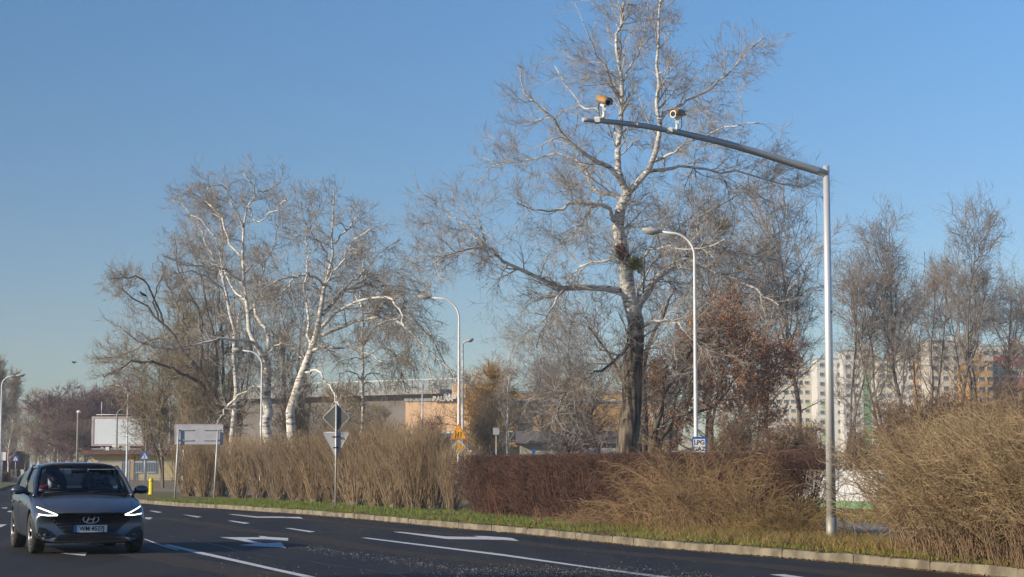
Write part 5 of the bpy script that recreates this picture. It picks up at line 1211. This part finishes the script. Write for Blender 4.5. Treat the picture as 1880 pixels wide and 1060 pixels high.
# tan coppiced shrubs in a row
SH = []
for k in range(4):
    g = np.random.default_rng(60+k); P, Rr = stems(g, 150, (0, 0, -.02), (.12, .12), 2.35, .40, 8, .0085, 0, .05, .10)
    P[:, :, 2] = np.minimum(P[:, :, 2], 2.32+g.normal(size=(150, 1))*.06)
    P2, R2 = spawn(g, P, Rr, 1000, .25, .98, 20, 8, (.5, 1.2), 4, .6, .08, .10, .0038, .6, Labs=.5)
    r = empty('shrub', (0, -70, 0)); stool = MB().ellip((0, 0, .06), (.22, .22, .16), 12, 8)
    stool.build('stool', M['bark_grey'], r); mesh_branches('stems', [(P, Rr, 4), (P2, R2, 3)], M['shrub_tan'], r); SH.append([r, False])
rows = [347, 372, 405, 440, 478, 515, 548, 580, 618, 652, 690, 728, 763, 797, 832]
ord_ = ['leftmost', 'second', 'third', 'fourth', 'fifth', 'sixth', 'seventh', 'eighth', 'ninth', 'tenth', 'eleventh', 'twelfth', 'thirteenth', 'fourteenth', 'last']
g0 = np.random.default_rng(99)
def baseY(px): return np.interp(px, [345, 480, 620, 700, 850], [911, 917, 925, 931, 939])
for i, px_ in enumerate(rows):
    r, u_ = SH[i % 4]; o = copy_tree(r) if u_ else r; SH[i % 4][1] = True
    p = gp(px_, baseY(px_)+g0.normal()*1.2, .118); o.location = p; s = (at(px_, np.interp(px_, [345, 400, 620, 700, 760, 850], [812, 812, 800, 788, 788, 838]), p.y).z-.12)/2.3
    o.scale = (1.02*s if px_ < 820 else s*.8, s, s); o.rotation_euler = (0, 0, g0.uniform(0, 6.28))
    lab = {0: 'tan leafless shrub at the left end of the row, behind the big sign\'s legs', 14: 'tan leafless shrub at the right end of the row, touching the dark red hedge'}.get(i, '%s tan leafless shrub from the left in the row along the verge' % ord_[i])
    tag(o, lab, 'shrub', 'tan shrubs in a row on the verge')
# dark red hedge
def hedge(name, pa, pb, w_, h, nst, n2, n3, m, label, seed, r=.005, base_narrow=.6):
    g = np.random.default_rng(seed); a = np.array(pa); b = np.array(pb); L_ = np.linalg.norm(b-a); u = (b-a)/L_; nn = np.array([u[1], -u[0], 0]); root = empty(name, pa); tag(root, label, 'hedge')
    t = g.uniform(0, 1, nst); c = g.uniform(-.5, .5, nst)*w_*base_narrow
    base = u*(t*L_)[:, None]+nn*c[:, None]
    endl = (np.maximum(0, .06-t)*-1+np.maximum(0, t-.94))*L_*.9
    tip = base+u*(g.normal(size=nst)*.16+endl)[:, None]+nn*(c*(1/base_narrow-1)*1.0+g.normal(size=nst)*.10)[:, None]+np.array([0, 0, 1])*(h*g.uniform(.72, 1.0, nst)*(1+.045*np.sin(t*23)+.035*np.sin(t*61+1)))[:, None]
    mid = (base+tip)/2+g.normal(size=(nst, 3))*.06+nn*(c*.25)[:, None]; P = np.stack([base, base*.7+mid*.3, mid, mid*.4+tip*.6, tip], 1); Rr = np.full(nst, r*1.5)[:, None]*np.linspace(1.2, .6, 5)[None]
    P2, R2 = spawn(g, P, Rr, n2, .1, 1., 52, 18, (.6, 1.2), 5, .7, .24, .08, r*.8, .6, Labs=.42)
    P3, R3 = spawn(g, P2, R2, n3, .1, 1., 48, 20, (.5, 1.3), 4, .8, .26, .05, r*.62, .7, Labs=.26)
    for Q in (P2, P3): Q[:, :, 2] = np.where(Q[:, :, 2] > h, h+(Q[:, :, 2]-h)*.25, Q[:, :, 2]); Q[:, :, 2] = np.maximum(Q[:, :, 2], .01)
    mesh_branches('stems', [(P, Rr, 4)], m, root); mesh_branches('twigs', [(P2, R2, 3), (P3, R3, 3)], m, root); return root
ha = gp(868, 945, .118)+Vector((.25, .6, 0)); hb = gp(1455, 982, .118)+Vector((.25, .7, 0))
hh_ = at(1000, 838, (gp(1000, 953, .118)).y+.6).z-.12
hedge('hedge', hb, ha, 1.15, hh_, 1500, 16000, 42000, M['hedge_red'], 'dense dark red brown leafless hedge clipped flat on top', 71)
# arching golden shrub sprawling over the right half of the hedge
def archbush(name, px_list, off_y, h, nst, m, label, seed, spread=.55, arch=.55, r=.0055, n2=5, n3=0, len_=1.6, m2=None, fan=.9, zmax=None, cat='shrub', r2=.0035):
    g = np.random.default_rng(seed); c0 = gp(px_list[0], off_y[0], .118); root = empty(name, c0); tag(root, label, cat); Ps, Rs = [], []
    for px_, yb_, hh in zip(px_list, off_y, h):
        c = gp(px_, yb_, .118)-c0; P, Rr = stems(g, nst, tuple(c), (spread*.5, spread*.5), hh, fan, 9, r, arch, .12, .2, 1.05); Ps.append(P); Rs.append(Rr)
    P = np.concatenate(Ps); Rr = np.concatenate(Rs); P[:, :, 2] = np.maximum(P[:, :, 2], .01)
    P2, R2 = spawn(g, P, Rr, len(P)*n2, .2, 1., 38, 15, (.5, 1.3), 6, .7, .12, -.07 if arch > .3 else .03, r2, .6, Labs=len_*.42)
    P2[:, :, 2] = np.maximum(P2[:, :, 2], .0); bt = [(P2, R2, 3)]
    if n3:
        P3, R3 = spawn(g, P2, R2, len(P)*n3, .1, 1., 40, 15, (.5, 1.3), 5, .8, .16, -.02, r2*.8, .7, Labs=len_*.24); P3[:, :, 2] = np.maximum(P3[:, :, 2], .0); bt.append((P3, R3, 3))
    mesh_branches('stems', [(P, Rr, 4)], m2 or m, root); mesh_branches('twigs', bt, m, root); return root
archbush('shrub', [1205, 1245, 1290, 1335, 1372], [972, 975, 978, 981, 984], [1.15, 1.3, 1.32, 1.2, .9], 66, M['arch_tan'], 'sprawling tan shrub with arching stems spilling over the right half of the dark hedge', 81, .6, .42, .0052, 6, 7, .9, fan=.30)
archbush('shrub', [1395, 1440, 1462], [984, 988, 990], [.55, .6, .5], 90, M['straw'], 'low straw coloured brush at the right end of the hedge beside the mast', 82, .4, .3, .004, 6, 5, .55)
archbush('shrub', [1030, 1080, 1120], [962, 965, 967], [.35, .42, .45], 40, M['arch_tan'], 'low tan brambles at the foot of the dark hedge', 83, .5, .6, .004, 5, 3, .6)
# the big olive bush on the right
zq = [(1722, 1019), (1766, 1025), (1812, 1031), (1845, 1034), (1900, 1039), (1960, 1044), (2030, 1052)]
archbush('bush', [a for a, _ in zq], [b for _, b in zq], [1.06, 1.12, 1.16, 1.18, 1.18, 1.18, 1.18], 330, M['bush_olive'], 'huge rounded olive tan leafless bush filling the right edge of the picture', 84, .60, .14, .0055, 6, 10, .9, m2=M['bush_brown'], fan=.19, cat='bush', r2=.0036)
archbush('bush', [1760, 1820, 1880, 1940], [1013, 1019, 1025, 1031], [.95, 1.0, 1.0, 1.0], 170, M['bush_brown'], 'brown inner growth behind the big olive bush', 85, .7, .2, .006, 7, 8, .8, fan=.28, cat='bush')
sap = empty('sapling', gp(1556, 992, .118)); tag(sap, 'thin dark leafless sapling in the gap just right of the mast', 'sapling'); g = np.random.default_rng(12)
P, Rr = stems(g, 7, (0, 0, 0), (.05, .05), 1.0, .35, 7, .007, 0, .12, .25); P2, R2 = spawn(g, P, Rr, 50, .3, 1., 40, 12, (.5, 1.2), 4, .6, .15, .05, .003, .6, Labs=.3); mesh_branches('stems', [(P, Rr, 4), (P2, R2, 3)], M['bark_dark'], sap)
# little brown hedge on the far left island
hl0 = gp(-60, 889); hl1 = gp(7, 887); hedge('hedge', hl0, hl1, 1.4, at(0, 868, hl0.y).z, 500, 3500, 6000, mat('hedge_far', (.13, .075, .045), (.09, .055, .035), .9, 1), 'small brown clipped hedge on the traffic island at far left', 72, r=.012)

# grass on the verge : blades
def inside(poly, x, y):
    c = np.zeros(len(x), bool); n = len(poly); j = n-1
    for i in range(n):
        xi, yi = poly[i][0], poly[i][1]; xj, yj = poly[j][0], poly[j][1]
        with np.errstate(divide='ignore', invalid='ignore'): c ^= ((yi > y) != (yj > y)) & (x < (xj-xi)*(y-yi)/(yj-yi+1e-12)+xi)
        j = i
    return c
def blades(name, pts, hmin, hmax, wd, ms_, label, z, seed, patch=None, second=.35, flat=.5):
    g = np.random.default_rng(seed); n = len(pts); b = np.concatenate([pts, np.full((n, 1), z)], 1); h = g.uniform(hmin, hmax, (n, 1)); a = g.uniform(0, 6.28, n); s = np.stack([np.cos(a), np.sin(a), 0*a], 1)*wd
    ln = g.normal(size=(n, 3))*flat*h*np.array([1, 1, 0]); t = b+ln+np.array([0, 0, 1])*h; mdl = b+ln*.4+np.array([0, 0, .6])*h
    Q = np.stack([b-s, b+s, mdl+s*.8, mdl-s*.8], 1); Q2 = np.stack([mdl-s*.8, mdl+s*.8, t+s*.1, t-s*.1], 1); E = np.concatenate([Q, Q2]).reshape(-1, 3); q = np.arange(len(E)).reshape(-1, 4)
    me = bpy.data.meshes.new(name); me.vertices.add(len(E)); me.vertices.foreach_set('co', E.astype(np.float32).ravel()); me.loops.add(len(E)); me.loops.foreach_set('vertex_index', q.astype(np.int32).ravel()); me.polygons.add(len(q)); me.polygons.foreach_set('loop_start', np.arange(0, len(E), 4, dtype=np.int32))
    k = (g.uniform(size=n) < second*(np.clip((60-pts[:, 1])/28, .25, 1.9) if name == 'grass' else 1)).astype(np.int32); me.polygons.foreach_set('material_index', np.concatenate([k, k])); me.update(calc_edges=True)
    o = link(name, me, ms_); tag(o, label, 'grass', kind='stuff'); return o
g = np.random.default_rng(5)
vx = np.array([[p[0], p[1]] for p in vp_]); 
def scatter(n, y0, y1, omin=.25, omax=3.4, pw=1.0):
    """random points behind the kerb line between depths y0 and y1"""
    K = kc[(kc[:, 1] > y0) & (kc[:, 1] < y1)]; i = g.integers(0, len(K)-1, n); t = g.uniform(0, 1, (n, 1)); p = K[i]*(1-t)+K[i+1]*t; d = unit(K[i+1]-K[i]); nn_ = np.stack([d[:, 1], -d[:, 0]], 1)*KS
    return p[:, :2]+nn_*(omin+(omax-omin)*g.uniform(0, 1, (n, 1))**pw)
pts = np.concatenate([scatter(56000, 21, 75, .15, 3.2, 1.35), scatter(14000, 50, 80, 2.5, 8, 1), scatter(20000, 26, 40, .4, 3.4)])
nzf = np.sin(pts[:, 0]*1.7+np.sin(pts[:, 1]*.9)*2)+np.sin(pts[:, 1]*1.1+pts[:, 0]*.6); keep = (nzf > -1.3)
# bare trodden strip near the kerb around px 840-1100
sx_ = 940+pts[:, 0]/pts[:, 1]*F; ofs = g.uniform(0, 1, len(pts)); keep &= ~((sx_ > 880) & (sx_ < 1130) & (pts[:, 1] < 46) & (ofs < .45))
pts = pts[keep & inside([tuple(v) for v in vx], pts[:, 0], pts[:, 1])]
blades('grass', pts, .03, .10, .004, [M['grass'], M['straw']], 'green winter grass on the verge behind the kerb', .118, 6, second=.30)
pt2 = np.concatenate([scatter(14000, 24, 36, .35, 2.6), scatter(9000, 30, 44, 1.0, 3.4)]); sx2 = 940+pt2[:, 0]/pt2[:, 1]*F; pt2 = pt2[(sx2 > 1130)]
blades('dry_grass', pt2, .06, .22, .004, [M['straw'], M['grass']], 'long straw coloured dead grass under the arching shrubs', .118, 8, second=.12, flat=.7)
pt3 = np.stack([g.uniform(-2, 16, 40000), g.uniform(44, 68, 40000)], 1); far_in = inside([(v[0], v[1]) for v in (list(service)+list(reversed(sv_far)))], pt3[:, 0], pt3[:, 1]); off3 = pt3[:, 0]*.9285+pt3[:, 1]*.371
pt3 = pt3[(~far_in) & (off3 > 24.6) & (off3 < 33)]
blades('meadow_grass', pt3, .04, .16, .007, [M['straw'], M['grass']], 'dry yellow grass between the path and the white banner', -.03, 9, second=.3)
# dead leaves along the kerb
n = 5200; lp_ = scatter(n, 21, 60, .02, 1.5, 1.6); a = g.uniform(0, 6.28, n); s = g.uniform(.012, .03, n); u3 = np.stack([np.cos(a)*s, np.sin(a)*s, g.normal(size=n)*.006], 1); v3 = np.stack([-np.sin(a)*s*.6, np.cos(a)*s*.6, g.normal(size=n)*.006], 1); c3 = np.concatenate([lp_, np.full((n, 1), .142)], 1)
E = np.stack([c3-u3, c3+v3, c3+u3, c3-v3], 1).reshape(-1, 3); mb = MB(); mb.v = [tuple(p) for p in E]; mb.f = [(i, i+1, i+2, i+3) for i in range(0, len(E), 4)]; mb.sm = [False]*(len(E)//4)
o = mb.build('leaf_litter', M['leaf_litter'], fixn=False); tag(o, 'brown dead leaves scattered along the kerb and under the bushes', 'leaves', kind='stuff')
# grit and leaves in the gutter
n = 2600; K = kc[(kc[:, 1] > 18) & (kc[:, 1] < 60)]; i = g.integers(0, len(K)-1, n); t = g.uniform(0, 1, (n, 1)); p = K[i]*(1-t)+K[i+1]*t; d = unit(K[i+1]-K[i]); nn_ = np.stack([d[:, 1], -d[:, 0], 0*d[:, 0]], 1)*KS; p = p-nn_*g.exponential(.035, (n, 1)); p[:, 2] = .012
a = g.uniform(0, 6.28, n); s = g.uniform(.008, .024, n); u3 = np.stack([np.cos(a)*s, np.sin(a)*s, g.normal(size=n)*.004], 1); v3 = np.stack([-np.sin(a)*s*.6, np.cos(a)*s*.6, g.normal(size=n)*.004+.006], 1)
E = np.stack([p-u3, p+v3, p+u3, p-v3], 1).reshape(-1, 3); mb = MB(); mb.v = [tuple(q) for q in E]; mb.f = [(i, i+1, i+2, i+3) for i in range(0, len(E), 4)]; mb.sm = [False]*(len(E)//4)
o = mb.build('gutter_debris', M['leaf_litter'], fixn=False); tag(o, 'brown leaves and grit lying in the gutter along the kerb', 'debris', kind='stuff')
# pale grit spilled on the carriageway
def grit(name, pxs, n, label, seed, spread):
    g = np.random.default_rng(seed); A = np.array([[*gp(*p)] for p in pxs]); i = g.integers(0, len(A)-1, n); t = g.uniform(0, 1, (n, 1)); p = A[i]*(1-t)+A[i+1]*t+np.array([g.normal(size=n)*spread[0], g.normal(size=n)*spread[1], 0*t[:, 0]]).T; p[:, 2] = .007
    a = g.uniform(0, 6.28, n); s = g.uniform(.003, .008, n); u3 = np.stack([np.cos(a)*s, np.sin(a)*s*2, g.uniform(0, .006, n)], 1); v3 = np.stack([-np.sin(a)*s*.8, np.cos(a)*s*1.6, g.uniform(0, .006, n)], 1)
    E = np.stack([p-u3, p+v3, p+u3, p-v3], 1).reshape(-1, 3); mb = MB(); mb.v = [tuple(q) for q in E]; mb.f = [(i, i+1, i+2, i+3) for i in range(0, len(E), 4)]; mb.sm = [False]*(len(E)//4)
    return tag(mb.build(name, GRIT, fixn=False), label, 'grit', kind='stuff')
GRIT = mat('grit_pale', (.36, .335, .295), (.17, .155, .135), .9, 12)
grit('grit', [(820, 1062), (930, 1050), (1060, 1054), (1180, 1056), (1260, 1062)], 3200, 'pale grit spilled over the white lane line at the lower middle of the road', 3, (.35, .9))
grit('grit', [(540, 1004), (640, 1018), (740, 1032), (860, 1050)], 1500, 'thin streak of pale grit between the wheel tracks', 4, (.16, .5))
grit('grit', [(330, 1012), (460, 1038), (600, 1062)], 250, 'sparse grit beside the solid white line at the lower left', 5, (.5, .8))
grit('grit', [(560, 960), (900, 1000), (1300, 1045)], 350, 'scattered grit over the lane nearest the kerb', 6, (.9, 2))
# tar seams and a repaired strip, 4 mm sheets on the carriageway
def along(off0, off1, y0, y1, z, name, m, wob=.0, seed=1):
    g = np.random.default_rng(seed); K = kc[(kc[:, 1] > y0) & (kc[:, 1] < y1)]; a = []; b = []
    for i in range(len(K)-1):
        d = unit(K[i+1]-K[i]); nn_ = np.array([d[1], -d[0], 0])*KS; w_ = g.normal()*wob; a.append(K[i]+nn_*(off0+w_)); b.append(K[i]+nn_*(off1+w_+g.normal()*wob*.2))
    P = a+b[::-1]; return tag(sheet(name, [(p[0], p[1]) for p in P], z, m), kind='structure')
TAR = mat('tar_seam', (.008, .008, .009), rough=.35, spec=.4); WORN = mat('worn_asphalt', (.040, .035, .031), (.058, .052, .046), .9, 7.0, bump=.3, spec=.1, detail=8)
GUT = mat('gutter_dirt', (.10, .08, .055), (.05, .042, .032), .95, 6.0, spec=.1)
along(-.02, -.16, 8, 70, .003, 'gutter', GUT, .02, 2)
along(-3.28, -3.31, 12, 66, .003, 'road_seam', TAR, .03, 3); along(-6.9, -6.925, 14, 60, .003, 'road_seam', TAR, .04, 4)
along(-1.1, -1.75, 20, 62, .0022, 'wheel_track', WORN, .03, 5); along(-4.3, -4.95, 20, 58, .0022, 'wheel_track', WORN, .03, 6); along(-8.2, -9.0, 16, 52, .0022, 'wheel_track', WORN, .03, 7)
# litter
def crumple(name, px, py, d, m, label, seed, cat='litter', z=.13):
    g_ = random.Random(seed); b = bmesh.new(); bmesh.ops.create_icosphere(b, subdivisions=3, radius=1)
    for v_ in b.verts: k = 1+g_.uniform(-.28, .28); v_.co = Vector((v_.co.x*d[0]*k, v_.co.y*d[1]*k, max(-.2, v_.co.z)*d[2]*k))
    me = bpy.data.meshes.new(name); b.to_mesh(me); b.free(); o = link(name, me, m); o.location = gp(px, py, z)+Vector((0, 0, d[2]*.2)); tag(o, label, cat); return o
crumple('plastic_bag', 1683, 1007, (.17, .09, .10), mat('bag_white', (.55, .56, .58), rough=.35, spec=.5), 'crumpled translucent white plastic bag at the foot of the big bush', 1, 'plastic bag')
crumple('litter', 1478, 997, (.055, .03, .03), mat('litter_teal', (.14, .50, .42), rough=.5), 'small teal scrap of litter on the grass left of the mast', 2)
crumple('litter', 918, 977, (.07, .03, .012), mat('litter_tan', (.55, .42, .20), rough=.7), 'flat tan scrap lying in the gutter', 3, z=.02)
# birds
def bird(px, py, Y, s, label, flying=False, yaw=0.3):
    c = at(px, py, Y); b = MB().ellip((0, 0, 0), (s*.5, s*.17, s*.19), 12, 8); b.ellip((s*.5, 0, s*.14), (s*.15, s*.12, s*.12), 10, 6); b.tube([(s*.62, 0, s*.13), (s*.82, 0, s*.09)], [.03*s, .008*s], 6)
    b.add([(-s*.4, -s*.07, 0), (-s*.4, s*.07, 0), (-s*.95, s*.10, -s*.08), (-s*.95, -s*.10, -s*.08), (-s*.4, 0, .05*s), (-s*.9, 0, -s*.03)], [(0, 1, 2, 3), (0, 4, 5, 3), (1, 2, 5, 4)])
    for q in (-1, 1):
        if flying: b.add([(s*.3, q*s*.1, s*.05), (-s*.25, q*s*.1, s*.05), (-s*.35, q*s*.7, s*.3), (-s*.1, q*s*1.2, s*.22), (s*.15, q*s*.7, s*.32), (0, q*s*.5, s*.26)], [(0, 1, 5), (1, 2, 5), (2, 3, 4, 5), (4, 0, 5)])
        else: b.ellip((-s*.1, q*s*.14, s*.02), (s*.5, s*.06, s*.15), 10, 6); b.tube([(0, q*s*.06, -s*.15), (0, q*s*.07, -s*.35)], .02*s, 5)
    o = b.build('bird', M['black']); o.location = c; o.rotation_euler = (0, 0 if flying else R(-25), yaw); return tag(o, label, 'bird')
bird(263, 541, 115, .38, 'black crow perched on the outer left limb of the leaning tree', yaw=R(200))
bird(277, 663, 114, .40, 'black crow sitting on the low left limb above the billboard', yaw=R(160))
bird(418, 437, 104, .34, 'small dark bird high in the slender white poplar', yaw=R(20))
bird(136, 666, 160, .32, 'small dark bird flying in the open sky on the left', True, yaw=R(160))

for r, h, used in VAR.values():
    if not used:
        for c_ in list(children(r)): bpy.data.objects.remove(c_)
        bpy.data.objects.remove(r)
# ============================================================ the air
HZ = MB().box((0, 330, 27), (700, 760, 58)).build('haze'); hm = bpy.data.materials.new('haze'); hm.use_nodes = True; hn = hm.node_tree
hn.nodes.remove(hn.nodes['Principled BSDF']); pv = hn.nodes.new('ShaderNodeVolumePrincipled'); pv.inputs['Color'].default_value = (.80, .86, .95, 1); pv.inputs['Density'].default_value = .00045; pv.inputs['Anisotropy'].default_value = .2
lk(hn, pv.outputs[0], hn.nodes['Material Output'].inputs['Volume']); HZ.data.materials.append(hm); HZ.location = (0, 0, 0); tag(HZ, 'thin pale winter haze in the air', 'haze', kind='stuff')
